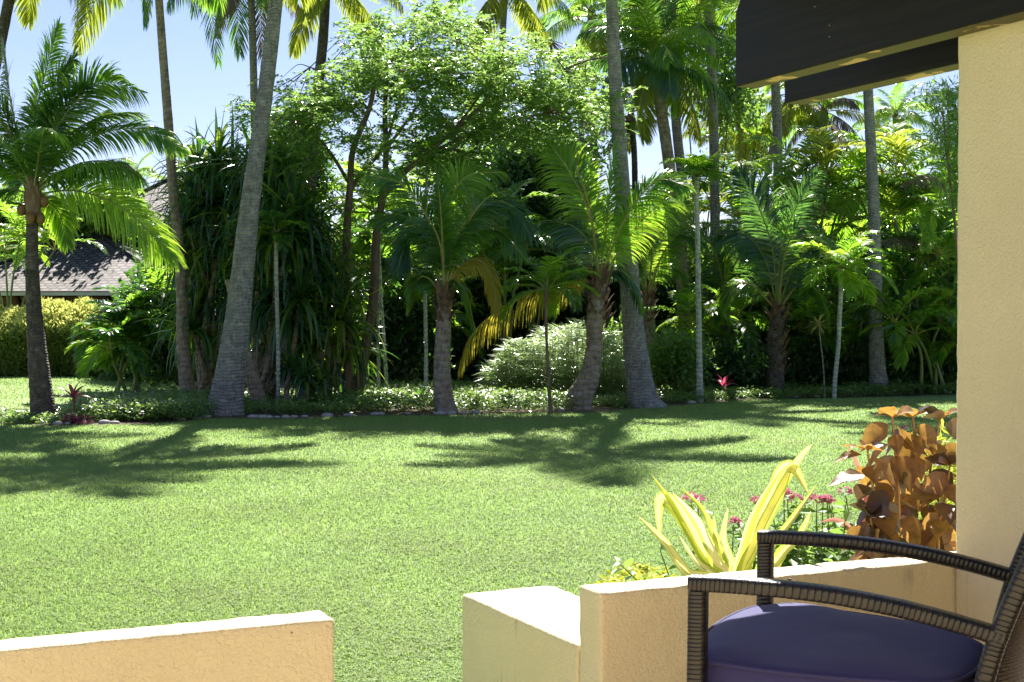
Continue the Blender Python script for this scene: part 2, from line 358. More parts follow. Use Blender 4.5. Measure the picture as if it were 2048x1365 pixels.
# lawn material
def lawn_mat():
    m, n, o = newmat('lawn_turf')
    tc = N(n, 'ShaderNodeTexCoord')
    a = N(n, 'ShaderNodeTexNoise', i_Scale=.55, i_Detail=5, i_Roughness=.6); n.links.new(tc.outputs['Object'], a.inputs[0])
    b = N(n, 'ShaderNodeTexNoise', i_Scale=45.0, i_Detail=5, i_Roughness=.7); n.links.new(tc.outputs['Object'], b.inputs[0])
    c1 = ramp(n, b.outputs[0], [(.3, (.15, .25, .055)), (.5, (.185, .295, .07)), (.7, (.225, .335, .09))])
    c2 = ramp(n, b.outputs[0], [(.3, (.16, .19, .045)), (.5, (.23, .25, .07)), (.7, (.30, .30, .10))])
    f = ramp(n, a.outputs[0], [(.45, (0, 0, 0)), (.68, (.8, .8, .8))])
    mx = N(n, 'ShaderNodeMix', data_type='RGBA'); n.links.new(f, mx.inputs[0]); n.links.new(c1, mx.inputs[6]); n.links.new(c2, mx.inputs[7])
    p = N(n, 'ShaderNodeBsdfPrincipled', i_Roughness=.8); n.links.new(mx.outputs[2], p.inputs['Base Color'])
    bp = N(n, 'ShaderNodeBump', i_Strength=.6, i_Distance=.02); n.links.new(b.outputs[0], bp.inputs['Height'])
    n.links.new(bp.outputs[0], p.inputs['Normal']); n.links.new(p.outputs[0], o.inputs[0]); return m
M['lawn'] = lawn_mat()
mb = MB(); mb.add([[-600, -60, 0], [600, -60, 0], [600, 1200, 0], [-600, 1200, 0]], [[0, 1, 2, 3]])
cat(mb.build('ground', M['lawn']), None, None, None, 'structure')

# lawn far edge (photo pixels) and the planting bed beyond it
EDGE = [(-200, 853), (0, 850), (110, 853), (300, 850), (420, 838), (560, 840), (760, 833), (900, 832), (1080, 827), (1200, 824), (1320, 816), (1500, 800), (1700, 796), (1905, 790), (2300, 782)]
ep = np.array([G(x, y) for x, y in EDGE])
def edge_y(x): return float(np.interp(x, ep[:, 0], ep[:, 1]))
mb = MB(); v = []; nE = 60; xs = np.linspace(ep[0, 0], ep[-1, 0], nE)
rg = np.random.default_rng(5)
for x in xs:
    y = edge_y(x)+rg.normal(0, .05); px = 1024+F*x/y
    far = y+2.6+rg.normal(0, .1) if px < 420 else 60
    v += [[x, y, .005], [x if px < 420 else x*far/y, far, .005]]
mb.add(v, [[2*i, 2*i+2, 2*i+3, 2*i+1] for i in range(nE-1)])
cat(mb.build('planting_bed', M['mulch']), None, None, None, 'structure')

# grass blades
def grass():
    rng = np.random.default_rng(11); mb = MB()
    n = 720000
    u = rng.random(n); d = 4.2*np.exp(u*math.log(24/4.2)) ; d = 4.2+(d-4.2)*1.0
    x = rng.uniform(-.43, .43, n)*d+rng.normal(0, .25, n)
    ok = (d < np.interp(x, ep[:, 0], ep[:, 1])-.05+rng.normal(0, .06, n))
    # not inside the patio / walls
    rel = np.stack([x-.218, d-3.43], 1); bb = rel@Bv[:2]; ok &= bb > .85
    x, d = x[ok], d[ok]; m = len(x)
    # extra strip in the opening between the walls
    px_ = rng.uniform(-.7, .5, 30000); pd_ = rng.uniform(3.0, 5.2, 30000); rel = np.stack([px_-.218, pd_-3.43], 1)
    aa = rel@A[:2]; bb = rel@Bv[:2]; k = (bb > .13) & (bb <= .9) & ((aa < -.1) | (aa > .25)); x = np.concatenate([x, px_[k]]); d = np.concatenate([d, pd_[k]]); m = len(x)
    fx = rng.uniform(-13.5, -3.5, 60000); fd = rng.uniform(20, 33.8, 60000); k = (fd > np.interp(fx, ep[:, 0], ep[:, 1])+2.6) & (1024+F*fx/fd < 415); x = np.concatenate([x, fx[k]]); d = np.concatenate([d, fd[k]]); m = len(x)
    patch = .5+.5*np.sin(x*1.7+1.3*np.sin(d*.9))*np.sin(d*1.1+1.1*np.sin(x*1.3)); h = rng.uniform(.014, .032, m)*(1+d*.004)*(.75+.5*patch); wd = rng.uniform(.0028, .0055, m)*(.55+d*.075)
    az = rng.uniform(0, 6.28, m); ln = rng.uniform(.4, 1.5, m)
    c = np.stack([x, d, np.zeros(m)], 1); out = np.stack([np.cos(az), np.sin(az), np.zeros(m)], 1); sd_ = np.stack([-np.sin(az), np.cos(az), np.zeros(m)], 1)
    midp = c+out*(h*ln*.5)[:, None]; midp[:, 2] = h*.75
    tip = c+out*(h*ln*1.3)[:, None]; tip[:, 2] = h*np.clip(1.1-ln*.25, .5, 1)
    s2 = sd_*(wd*.5)[:, None]
    v = np.stack([c-s2*.7, c+s2*.7, midp+s2, midp-s2, tip], 1); i = np.arange(m)[:, None]*5
    mb.v.append(v.reshape(-1, 3)); mb.q.append(np.hstack([i, i+1, i+2, i+3])); mb.m.append(np.zeros(m)); mb.t.append(np.hstack([i+3, i+2, i+4])); mb.tm.append(np.zeros(m)); mb.n = m*5
    o = mb.build('lawn_grass', M['grass']); cat(o, 'short bright green mown lawn grass', 'grass', None, 'stuff')
grass()

# ------------------------------------------------------------------ patio
def stucco():
    m, n, o = newmat('painted_stucco')
    tc = N(n, 'ShaderNodeTexCoord')
    a = N(n, 'ShaderNodeTexNoise', i_Scale=2.5, i_Detail=5); n.links.new(tc.outputs['Object'], a.inputs[0])
    c = ramp(n, a.outputs[0], [(.3, (.66, .56, .355)), (.7, (.73, .63, .415))])
    mp = N(n, 'ShaderNodeMapping'); mp.inputs['Scale'].default_value = (26, 26, 1.6); n.links.new(tc.outputs['Object'], mp.inputs[0])
    st = N(n, 'ShaderNodeTexNoise', i_Scale=1.0, i_Detail=5, i_Roughness=.7); n.links.new(mp.outputs[0], st.inputs[0])
    big = N(n, 'ShaderNodeTexNoise', i_Scale=3.2, i_Detail=2); n.links.new(tc.outputs['Object'], big.inputs[0])
    f1 = ramp(n, st.outputs[0], [(.55, (0, 0, 0)), (.70, (.75, .75, .75))]); f2 = ramp(n, big.outputs[0], [(.50, (0, 0, 0)), (.60, (1, 1, 1))])
    ml0 = N(n, 'ShaderNodeMath', operation='MULTIPLY'); n.links.new(f1, ml0.inputs[0]); n.links.new(f2, ml0.inputs[1])
    szz = N(n, 'ShaderNodeSeparateXYZ'); n.links.new(tc.outputs['Object'], szz.inputs[0]); lz = N(n, 'ShaderNodeMath', operation='LESS_THAN', i_1=.70); n.links.new(szz.outputs[2], lz.inputs[0])
    ml = N(n, 'ShaderNodeMath', operation='MULTIPLY'); n.links.new(ml0.outputs[0], ml.inputs[0]); n.links.new(lz.outputs[0], ml.inputs[1])
    mx = N(n, 'ShaderNodeMix', data_type='RGBA'); n.links.new(ml.outputs[0], mx.inputs[0]); n.links.new(c, mx.inputs[6]); mx.inputs[7].default_value = (.22, .14, .06, 1)
    spk = N(n, 'ShaderNodeTexVoronoi', i_Scale=7.0); n.links.new(tc.outputs['Object'], spk.inputs[0]); sf = ramp(n, spk.outputs[0], [(.014, (1, 1, 1)), (.024, (0, 0, 0))])
    m9 = N(n, 'ShaderNodeMix', data_type='RGBA'); n.links.new(sf, m9.inputs[0]); n.links.new(mx.outputs[2], m9.inputs[6]); m9.inputs[7].default_value = (.16, .10, .05, 1); mx = m9
    p = N(n, 'ShaderNodeBsdfPrincipled', i_Roughness=.7); n.links.new(mx.outputs[2], p.inputs['Base Color'])
    b1 = N(n, 'ShaderNodeTexNoise', i_Scale=110.0, i_Detail=3, i_Roughness=.6, i_Distortion=.6); n.links.new(tc.outputs['Object'], b1.inputs[0])
    bp = N(n, 'ShaderNodeBump', i_Strength=.85, i_Distance=.007); n.links.new(b1.outputs[0], bp.inputs['Height'])
    n.links.new(bp.outputs[0], p.inputs['Normal']); n.links.new(p.outputs[0], o.inputs[0]); return m
M['stucco'] = stucco()
M['paver'] = surf('patio_floor', [(.45, .36, .25), (.56, .46, .33)], 2, .7, .3, 60)
def rough_box(name, org, lo, hi, parent=None, label=None, category=None, seed=0, step=.02, amp=.0022, bev=.008):
    """stuccoed block: subdivided, rounded and slightly uneven; axes A, B, Z from org"""
    import bmesh
    bm = bmesh.new(); lo = np.array(lo); hi = np.array(hi); size = hi-lo
    bmesh.ops.create_cube(bm, size=1)
    for v in bm.verts: v.co = Vector([float(lo[i]+size[i]*(v.co[i]+.5)) for i in range(3)])
    bmesh.ops.bevel(bm, geom=list(bm.edges), offset=bev, segments=2, profile=.6, affect='EDGES')
    for ax in range(3):
        k = int(size[ax]/step)
        for i in range(1, k):
            co = Vector((0, 0, 0)); co[ax] = float(lo[ax]+bev+(size[ax]-2*bev)*i/k); no = Vector((0, 0, 0)); no[ax] = 1
            bmesh.ops.bisect_plane(bm, geom=list(bm.verts)+list(bm.edges)+list(bm.faces), plane_co=co, plane_no=no)
    bm.normal_update()
    from mathutils import noise
    for v in bm.verts:
        q = Vector(v.co)*26+Vector((seed*7.1, 0, 0)); v.co = v.co+v.normal*amp*(noise.noise(q)+.7*noise.noise(q*2.7))
    for v in bm.verts:
        p = A*v.co.x+Bv*v.co.y+Z*v.co.z; v.co = Vector(p)
    me = bpy.data.meshes.new(name); bm.to_mesh(me); bm.free(); me.materials.append(M['stucco'])
    for p in me.polygons: p.use_smooth = True
    o = bpy.data.objects.new(name, me); C.objects.link(o); o.location = [float(x) for x in org]
    if parent: o.parent = parent
    return cat(o, label, category)
O = G(1202, 1187, WALL_Z); O = np.array([O[0], O[1], 0])          # front-left top corner of the wall by the chair
# where the pillar stands on the wall's front line
def on_line(px):   # point O + s*A seen at px
    k = (px-1024)/F; s = (k*O[1]-O[0])/(A[0]-k*A[1]); return s
sP = on_line(1911); 
sL = on_line(668); 
# left end of the right wall
rough_box('low_wall', O, (0, 0, 0), (sP+.9, .115, WALL_Z), None, 'cream stuccoed low patio wall running behind the wicker chair to the pillar', 'wall', 1)
kk = (925-1024)/F; BL = (kk*O[1]-O[0])/(Bv[0]-kk*Bv[1]); BZ = float(W(925, 1187, (O+Bv*BL)[1])[2])
rough_box('low_wall', O, (-.003, .118, 0), (.30, BL, BZ), None, 'short lower stub of stuccoed wall jutting into the lawn beside the opening', 'wall', 2)
rough_box('low_wall', O, (sL-3.4, 0, 0), (sL, .105, WALL_Z), None, 'cream stuccoed low patio wall at the bottom left, its end at the opening', 'wall', 3)
rough_box('low_wall', O, (-7, -3.6, 0), (5, -3.4, 2.9), None, 'unseen cream stuccoed house front added behind the patio to bounce sunlight', 'wall', 5, .3)  # out of view, added to bounce warm fill onto the shaded walls
PIL = O+A*sP
BEAM_Z = float(W(1914, 76, PIL[1])[2])
rough_box('pillar', PIL, (0, -.46, 0), (.42, -.003, BEAM_Z+.28), None, 'tall cream stuccoed pillar at the right edge of the photo', 'pillar', 4, .04)
mb = MB(); mb.box((-6, -5, 0), (6, -.003, PATIO_Z), 0, AX, O)
cat(mb.build('patio_floor', M['paver']), None, None, None, 'structure')
# beams
def beam_mat():
    m, n, o = newmat('dark_stained_timber')
    tc = N(n, 'ShaderNodeTexCoord'); mp = N(n, 'ShaderNodeMapping'); mp.inputs['Scale'].default_value = (40, 1.5, 40)
    mp.inputs['Rotation'].default_value = (0, 0, 0); n.links.new(tc.outputs['Object'], mp.inputs[0])
    a = N(n, 'ShaderNodeTexNoise', i_Scale=1.0, i_Detail=6, i_Roughness=.6, i_Distortion=.5); n.links.new(mp.outputs[0], a.inputs[0])
    c = ramp(n, a.outputs[0], [(.3, (.006, .005, .006)), (.5, (.010, .008, .009)), (.75, (.017, .014, .014))])
    f = N(n, 'ShaderNodeTexNoise', i_Scale=9.0, i_Detail=3); n.links.new(tc.outputs['Object'], f.inputs[0])
    ff = ramp(n, f.outputs[0], [(.60, (0, 0, 0)), (.63, (1, 1, 1))])
    g = N(n, 'ShaderNodeNewGeometry'); sx = N(n, 'ShaderNodeSeparateXYZ'); n.links.new(g.outputs['True Normal'], sx.inputs[0])
    lt = N(n, 'ShaderNodeMath', operation='LESS_THAN', i_1=-.8); n.links.new(sx.outputs[2], lt.inputs[0])
    ml = N(n, 'ShaderNodeMath', operation='MULTIPLY'); n.links.new(ff, ml.inputs[0]); n.links.new(lt.outputs[0], ml.inputs[1])
    c0 = N(n, 'ShaderNodeMix', data_type='RGBA'); n.links.new(lt.outputs[0], c0.inputs[0]); n.links.new(c, c0.inputs[6]); c0.inputs[7].default_value = (.11, .095, .045, 1)
    mx = N(n, 'ShaderNodeMix', data_type='RGBA'); n.links.new(ml.outputs[0], mx.inputs[0]); n.links.new(c0.outputs[2], mx.inputs[6]); mx.inputs[7].default_value = (.50, .36, .16, 1)
    p = N(n, 'ShaderNodeBsdfPrincipled', i_Roughness=.6); p.inputs['Specular IOR Level'].default_value = .22; n.links.new(mx.outputs[2], p.inputs['Base Color'])
    bp = N(n, 'ShaderNodeBump', i_Strength=.5, i_Distance=.004); n.links.new(a.outputs[0], bp.inputs['Height'])
    n.links.new(bp.outputs[0], p.inputs['Normal']); n.links.new(p.outputs[0], o.inputs[0]); return m
M['beam'] = beam_mat()
def beam(org, a0, a1, b0, b1, z0, z1, label):
    """timber with its outer top corner cut off; runs along B"""
    o = thing('roof_beam', label, 'beam', org)
    prof = [(b0, z0), (b1, z0), (b1, z1-.05), (b1-.035, z1), (b0, z1)]
    k = len(prof); vs = [[a0, y, z] for y, z in prof]+[[a1, y, z] for y, z in prof]
    import bmesh
    bm = bmesh.new(); vv = [bm.verts.new(v) for v in vs]
    bm.faces.new(vv[:k]); bm.faces.new(vv[k:][::-1])
    for i in range(k): bm.faces.new([vv[i], vv[i+k], vv[(i+1) % k+k], vv[(i+1) % k]])
    bmesh.ops.recalc_face_normals(bm, faces=bm.faces); bmesh.ops.bevel(bm, geom=list(bm.edges), offset=.004, segments=1, affect='EDGES')
    me = bpy.data.meshes.new('timber'); bm.to_mesh(me); bm.free(); me.materials.append(M['beam'])
    c = bpy.data.objects.new('timber', me); C.objects.link(c); c.parent = o
    o.rotation_euler = (0, 0, math.atan2(A[1], A[0])); return o
def along_b(px, a, d0=PIL):   # distance along B from PIL + a*A where it is seen at px
    q = PIL+A*a; k = (px-1024)/F; return (k*q[1]-q[0])/(Bv[0]-k*Bv[1])
bt = .085
beam(PIL, -bt-.002, -.002, -3.0, along_b(1470, -bt), BEAM_Z, BEAM_Z+.30, 'large dark timber roof beam reaching out over the lawn, the nearer one')
q = W(1568, 207.5, 1.0)
s2 = (BEAM_Z-EYE)/(q[2]-EYE); p2 = W(1568, 207.5, s2); rel = p2-PIL; a2 = float(rel@A)
beam(PIL, a2, a2+bt, -3.0, float(rel@Bv), BEAM_Z, BEAM_Z+.30, 'dark timber roof beam behind the nearer beam and partly hidden by it')
nb = bpy.data.objects['roof_beam']
rb = np.random.default_rng(2); mk = MB()
for (px_, py_) in [(1628, 14), (1657, 51), (1657, 74)]:
    kq = (px_-1024)/F; q0 = PIL+A*(-bt-.002); sb_ = (kq*q0[1]-q0[0])/(Bv[0]-kq*Bv[1]); pw = W(px_, py_, (q0+Bv*sb_)[1])
    nh = MB(); sphere(nh, (-bt-.003, sb_, pw[2]), (.001, .0012, .002), 0, 8, 5); nh.build('nail_head', surf('pale_metal', [(.5, .48, .44), (.7, .68, .62)], 5), nb, (0, 0, 0), True)
# roof over the patio above the beams (out of the photo, it shades the chair)
rf = thing('patio_roof', 'dark timber roof deck over the patio resting on the beams', 'roof', PIL)
mb = MB(); mb.box((-.55, -4.0, BEAM_Z+.303), (3.0, .83, BEAM_Z+.34)); mb.build('roof_deck', M['beam'], rf)
rf.rotation_euler = (0, 0, math.atan2(A[1], A[0]))

#@@FG0
# ================================================================== THE CHAIR
def wicker_mat():
    m, n, o = newmat('woven_wicker')
    uv = N(n, 'ShaderNodeUVMap'); sx = N(n, 'ShaderNodeSeparateXYZ'); n.links.new(uv.outputs[0], sx.inputs[0])
    fl = N(n, 'ShaderNodeMath', operation='FLOOR'); n.links.new(sx.outputs[1], fl.inputs[0]); cb_ = N(n, 'ShaderNodeCombineXYZ'); n.links.new(fl.outputs[0], cb_.inputs[1])
    wn = N(n, 'ShaderNodeTexWhiteNoise'); n.links.new(cb_.outputs[0], wn.inputs[0])
    c = ramp(n, wn.outputs[0], [(0, (.009, .007, .006)), (.6, (.014, .011, .009)), (1, (.021, .016, .012))])
    dks = []
    for ch, e0, e1 in ((1, .16, .93), (0, .10, .92)):
        fr = N(n, 'ShaderNodeMath', operation='FRACT'); n.links.new(sx.outputs[ch], fr.inputs[0])
        dks.append(ramp(n, fr.outputs[0], [(0, (.34, .34, .34)), (e0, (1, 1, 1)), (e1, (1, 1, 1)), (1, (.34, .34, .34))]))
    mx = N(n, 'ShaderNodeMix', data_type='RGBA', blend_type='MULTIPLY'); mx.inputs[0].default_value = 1; n.links.new(dks[0], mx.inputs[6]); n.links.new(dks[1], mx.inputs[7])
    m2 = N(n, 'ShaderNodeMix', data_type='RGBA', blend_type='MULTIPLY'); m2.inputs[0].default_value = 1; n.links.new(c, m2.inputs[6]); n.links.new(mx.outputs[2], m2.inputs[7])
    p = N(n, 'ShaderNodeBsdfPrincipled', i_Roughness=.34); n.links.new(m2.outputs[2], p.inputs['Base Color'])
    sm = N(n, 'ShaderNodeSeparateColor'); n.links.new(mx.outputs[2], sm.inputs[0]); spx = N(n, 'ShaderNodeMath', operation='MULTIPLY', i_1=.5); n.links.new(sm.outputs[0], spx.inputs[0]); n.links.new(spx.outputs[0], p.inputs['Specular IOR Level'])
    bp = N(n, 'ShaderNodeBump', i_Strength=.45, i_Distance=.0015); n.links.new(sm.outputs[0], bp.inputs['Height'])
    n.links.new(bp.outputs[0], p.inputs['Normal']); n.links.new(p.outputs[0], o.inputs[0]); return m
M['wicker'] = wicker_mat()
def cushion_mat():
    m, n, o = newmat('navy_canvas')
    tc = N(n, 'ShaderNodeTexCoord')
    a = N(n, 'ShaderNodeTexNoise', i_Scale=6.0, i_Detail=4); n.links.new(tc.outputs['Object'], a.inputs[0])
    c = ramp(n, a.outputs[0], [(.3, (.026, .023, .105)), (.7, (.033, .029, .125))])
    mp = N(n, 'ShaderNodeTexNoise', i_Scale=420.0, i_Detail=2); n.links.new(tc.outputs['Object'], mp.inputs[0])
    p = N(n, 'ShaderNodeBsdfPrincipled', i_Roughness=.85); n.links.new(c, p.inputs['Base Color']); p.inputs['Sheen Weight'].default_value = .08
    sp_ = N(n, 'ShaderNodeTexNoise', i_Scale=9.0, i_Detail=2); n.links.new(tc.outputs['Object'], sp_.inputs[0])
    ad = N(n, 'ShaderNodeMath', operation='MULTIPLY_ADD', i_1=.08); n.links.new(mp.outputs[0], ad.inputs[0]); n.links.new(sp_.outputs[0], ad.inputs[2])
    bp = N(n, 'ShaderNodeBump', i_Strength=.35, i_Distance=.012); n.links.new(ad.outputs[0], bp.inputs['Height'])
    n.links.new(bp.outputs[0], p.inputs['Normal']); n.links.new(p.outputs[0], o.inputs[0]); return m
M['navy'] = cushion_mat()
M['metal'] = surf('dark_metal', [(.05, .05, .055), (.08, .08, .085)], 8, .4, .1, 50)
# chair frame of reference: s = towards the back, t = across, from the near arm's outer front corner
kA = .47; cN = W(1370, 1150, F*kA/510.); cN = np.array([cN[0], cN[1], 0])
cF = W(1518, 1055, F*kA/415.); tv = np.array([cF[0]-cN[0], cF[1]-cN[1], 0]); CW = float(np.linalg.norm(tv)); tv = tv/CW; svv = np.array([tv[1], -tv[0], 0])
CT = np.array([svv, tv, Z])
def woven_sweep(name, pts, w_, h_, parent, band=.0105, side_hint=None, seed=0, rr=.35):
    """rounded-rectangle sweep wrapped in flat strips; on top the strips break into a staggered weave. pts in (s, t, z)"""
    P = np.array(pts, float); L = np.sum(np.linalg.norm(np.diff(P, axis=0), axis=1)); nb = max(4, int(L/band)); K = 6; n = nb*K+1
    P = spline(P, n); T = nrm(np.gradient(P, axis=0)); Y = np.array([0, 1., 0]) if side_hint is None else np.array(side_hint, float)
    Bn = nrm(np.cross(T, Y)); Sx = np.cross(Bn, T)
    if abs(Bn[:, 2]).mean() > .3 and Bn[:, 2].mean() < 0: Bn = -Bn
    ns = 32; th = np.linspace(0, 2*np.pi, ns, endpoint=False); e = .6
    cx = np.sign(np.cos(th))*np.abs(np.cos(th))**e; cy = np.sign(np.sin(th))*np.abs(np.sin(th))**e
    prof = np.array([-.13, -.01, .02, .028, .02, .0])/3.2
    rng = np.random.default_rng(seed); top = cy > .72; col = (np.arange(ns)//2) % 2
    off = np.where(top & (col == 0), K//2, 0); groove = np.where(top & (np.arange(ns) % 2 == 0), -.02, 0); jit = rng.normal(0, .008, (nb+2, ns//4))
    verts = []
    for i in range(n):
        ph = (i+off) % K; k = 1+prof[ph]+groove+jit[(i//K), (np.arange(ns)//4)]*.5
        if i in (0, n-1): k = k*.93
        verts.append(P[i]+Sx[i]*(cx*k*w_/2)[:, None]+Bn[i]*(cy*k*h_/2)[:, None])
    v = np.array(verts); idx = np.arange(n*ns).reshape(n, ns); nx = np.roll(idx, -1, 1)
    f = np.stack([idx[:-1], nx[:-1], nx[1:], idx[1:]], -1).reshape(-1, 4)
    me = bpy.data.meshes.new(name); vv = v.reshape(-1, 3)@CT
    caps = [list(range(ns))[::-1], list(idx[-1])]
    me.from_pydata([tuple(x) for x in vv], [], [tuple(int(i) for i in x) for x in f]+[tuple(int(i) for i in c) for c in caps])
    uvl = me.uv_layers.new(name='UVMap'); r_ = np.repeat(np.arange(n-1), ns); c_ = np.tile(np.arange(ns), n-1)
    tf = top[c_] & top[(c_+1) % ns]; k0 = (c_//2).astype(float); cc0 = np.where(tf, (c_ % 2)*.5+.001, .3); cc1 = np.where(tf, (c_ % 2)*.5+.499, .6); cols = k0[:, None]+np.stack([cc0, cc1, cc1, cc0], 1); rows = np.stack([r_, r_, r_+1, r_+1], 1)/K+np.where(tf & ((c_//2) % 2 == 0), .5, 0)[:, None]; uvs = np.zeros((len(me.loops), 2)); uvs[:len(r_)*4, 0] = cols.ravel(); uvs[:len(r_)*4, 1] = rows.ravel()
    uvl.data.foreach_set('uv', uvs.ravel()); me.materials.append(M['wicker'])
    for p in me.polygons: p.use_smooth = True
    o = bpy.data.objects.new(name, me); C.objects.link(o); o.parent = parent; return o
chair = thing('wicker_armchair', 'dark brown woven wicker armchair with a navy seat cushion on the patio', 'chair', (cN[0], cN[1], 0))
zA = EYE-kA; th_ = .034; hw = .021
def armrest(t0, inner):
    return woven_sweep('armrest', [(.004, t0, zA-th_*.5-.002), (.10, t0, zA-.017), (.24, t0, zA-.021), (.36, t0, zA-.034), (.46, t0, zA-.052), (.560, t0, zA-.075)], .043, .0305, chair, seed=int(t0*100))
armrest(hw, 1); armrest(CW-hw, -1)
for t0 in (hw, CW-hw):
    woven_sweep('leg', [(.020, t0, zA-.03), (.018, t0, .72), (.012, t0, .5), (.0, t0, PATIO_Z)], .040, .036, chair, seed=3)
# backrest rails: lean back as they rise
def railp(t0): return [(.42, t0, PATIO_Z), (.468, t0, .5), (.526, t0, .761), (.560, t0, .872), (.612, t0, 1.0), (.660, t0, 1.10), (.69, t0, 1.16)]
for t0 in (hw, CW-hw): woven_sweep('back_rail', railp(t0), .042, .034, chair, seed=5, band=.013)
woven_sweep('top_rail', [(.69, .0, 1.16), (.735, .12, 1.175), (.76, CW/2, 1.18), (.735, CW-.12, 1.175), (.69, CW, 1.16)], .034, .034, chair, side_hint=(1, 0, 0))
woven_sweep('seat_rail', [(.02, hw, .62), (.25, hw, .62), (.47, hw, .62)], .03, .05, chair)
woven_sweep('seat_rail', [(.02, CW-hw, .62), (.25, CW-hw, .62), (.47, CW-hw, .62)], .03, .05, chair)
woven_sweep('seat_rail', [(.02, .02, .62), (.0, CW/2, .62), (.02, CW-.02, .62)], .03, .05, chair, side_hint=(1, 0, 0))
# back panel: bowed sheet of weave with thickness
def panel():
    nu, nv = 40, 60; rp = spline(np.array(railp(0))[1:], nv); vs = []; uvs = {}
    for sgn in (0, 1):
        for i in range(nv):
            for j in range(nu):
                u = j/(nu-1); bow = .085*math.sin(math.pi*u)**.7
                s_ = rp[i, 0]+bow+.012*sgn; vs.append((s_, .018+u*(CW-.036), rp[i, 2]))
    vv = np.array(vs)@CT; I = lambda g, i, j: g*nu*nv+i*nu+j; fs = []; uv = []
    for g in (0, 1):
        for i in range(nv-1):
            for j in range(nu-1):
                q = [I(g, i, j), I(g, i, j+1), I(g, i+1, j+1), I(g, i+1, j)]; w4 = [(j, i), (j+1, i), (j+1, i+1), (j, i+1)]
                if g == 0: q = q[::-1]; w4 = w4[::-1]
                fs.append(q); uv += [(a/(nu-1)*CW/.016, b/(nv-1)*.75/.016) for a, b in w4]
    for i in range(nv-1):
        for j in (0, nu-1):
            fs.append([I(0, i, j), I(0, i+1, j), I(1, i+1, j), I(1, i, j)] if j == 0 else [I(0, i, j), I(1, i, j), I(1, i+1, j), I(0, i+1, j)]); uv += [(0, 0)]*4
    me = bpy.data.meshes.new('backrest'); me.from_pydata([tuple(x) for x in vv], [], fs); l = me.uv_layers.new(name='UVMap'); l.data.foreach_set('uv', np.array(uv, float).ravel())
    me.materials.append(M['wicker_back']); 
    for p in me.polygons: p.use_smooth = True
    o = bpy.data.objects.new('backrest', me); C.objects.link(o); o.parent = chair
def back_mat():
    m, n, o = newmat('woven_wicker_panel')
    uv = N(n, 'ShaderNodeUVMap')
    bk = N(n, 'ShaderNodeTexBrick', offset=.5); n.links.new(uv.outputs[0], bk.inputs[0])
    bk.inputs['Color1'].default_value = (.055, .036, .027, 1); bk.inputs['Color2'].default_value = (.08, .052, .038, 1); bk.inputs['Mortar'].default_value = (.006, .004, .003, 1)
    bk.inputs['Scale'].default_value = 1; bk.inputs['Mortar Size'].default_value = .07; bk.inputs['Mortar Smooth'].default_value = .5
    bk.inputs['Brick Width'].default_value = 1.1; bk.inputs['Row Height'].default_value = .42
    p = N(n, 'ShaderNodeBsdfPrincipled', i_Roughness=.45); n.links.new(bk.outputs[0], p.inputs['Base Color'])
    iv = N(n, 'ShaderNodeMath', operation='SUBTRACT', i_0=1.0); n.links.new(bk.outputs['Fac'], iv.inputs[1])
    bp = N(n, 'ShaderNodeBump', i_Strength=1.0, i_Distance=.005); n.links.new(iv.outputs[0], bp.inputs['Height'])
    n.links.new(bp.outputs[0], p.inputs['Normal']); n.links.new(p.outputs[0], o.inputs[0]); return m
M['wicker_back'] = back_mat(); panel()
def cushion():
    # outline in (s, t), top domed, thickness .075
    out = spline(np.array([(.035, .052), (.0, .075), (-.022, .18), (-.030, .32), (-.022, .46), (.005, .57), (.055, .612), (.16, .603), (.30, .56), (.42, .49), (.495, .38), (.505, .30), (.495, .16), (.45, .06), (.34, .03), (.18, .026), (.035, .052)]), 120)[:-1]
    n = len(out); c = np.array([.24, .31]); vs = []; rings = [(1.0, -.075), (1.012, -.055), (1.012, -.012), (1.0, .0), (.985, .006), (.93, .012), (.8, .018), (.6, .021), (.35, .022), (.12, .022)]
    zt = .737
    for k, dz in rings:
        for p in out: q = c+(p-c)*k; vs.append((q[0], q[1], zt+dz+(.004*math.sin(q[0]*23+q[1]*9) if k < .97 else 0)))
    vs.append((c[0], c[1], zt+.022)); vs.append((c[0], c[1], zt-.075)); m = len(rings); vv = np.array(vs)@CT
    fs = []
    for r_ in range(m-1):
        for i in range(n): j = (i+1) % n; fs.append((r_*n+i, r_*n+j, (r_+1)*n+j, (r_+1)*n+i))
    for i in range(n): j = (i+1) % n; fs.append(((m-1)*n+i, (m-1)*n+j, m*n)); fs.append((j, i, m*n+1))
    me = bpy.data.meshes.new('seat_cushion'); me.from_pydata([tuple(x) for x in vv], [], fs); me.materials.append(M['navy'])
    for p in me.polygons: p.use_smooth = True
    o = bpy.data.objects.new('seat_cushion', me); C.objects.link(o); o.parent = chair
    # piping along the top edge
    mb = MB(); r_ = [(q[0], q[1], zt+.002) for q in (c+(out-c)*1.012)]; r_.append(r_[0]); mb.tube(np.array(r_)@CT, .004, 0, 6, False)
    p_ = mb.build('piping', M['navy'], o, (0, 0, 0), True)
cushion()
mb = MB(); hp = np.array([(.03, CW-.02, .79), (.06, CW-.03, .788), (.074, CW-.03, .79), (.076, CW-.03, .803)]); mb.tube(hp@CT, .004, 0, 6); mb.build('loose_strand', M['metal'], chair)

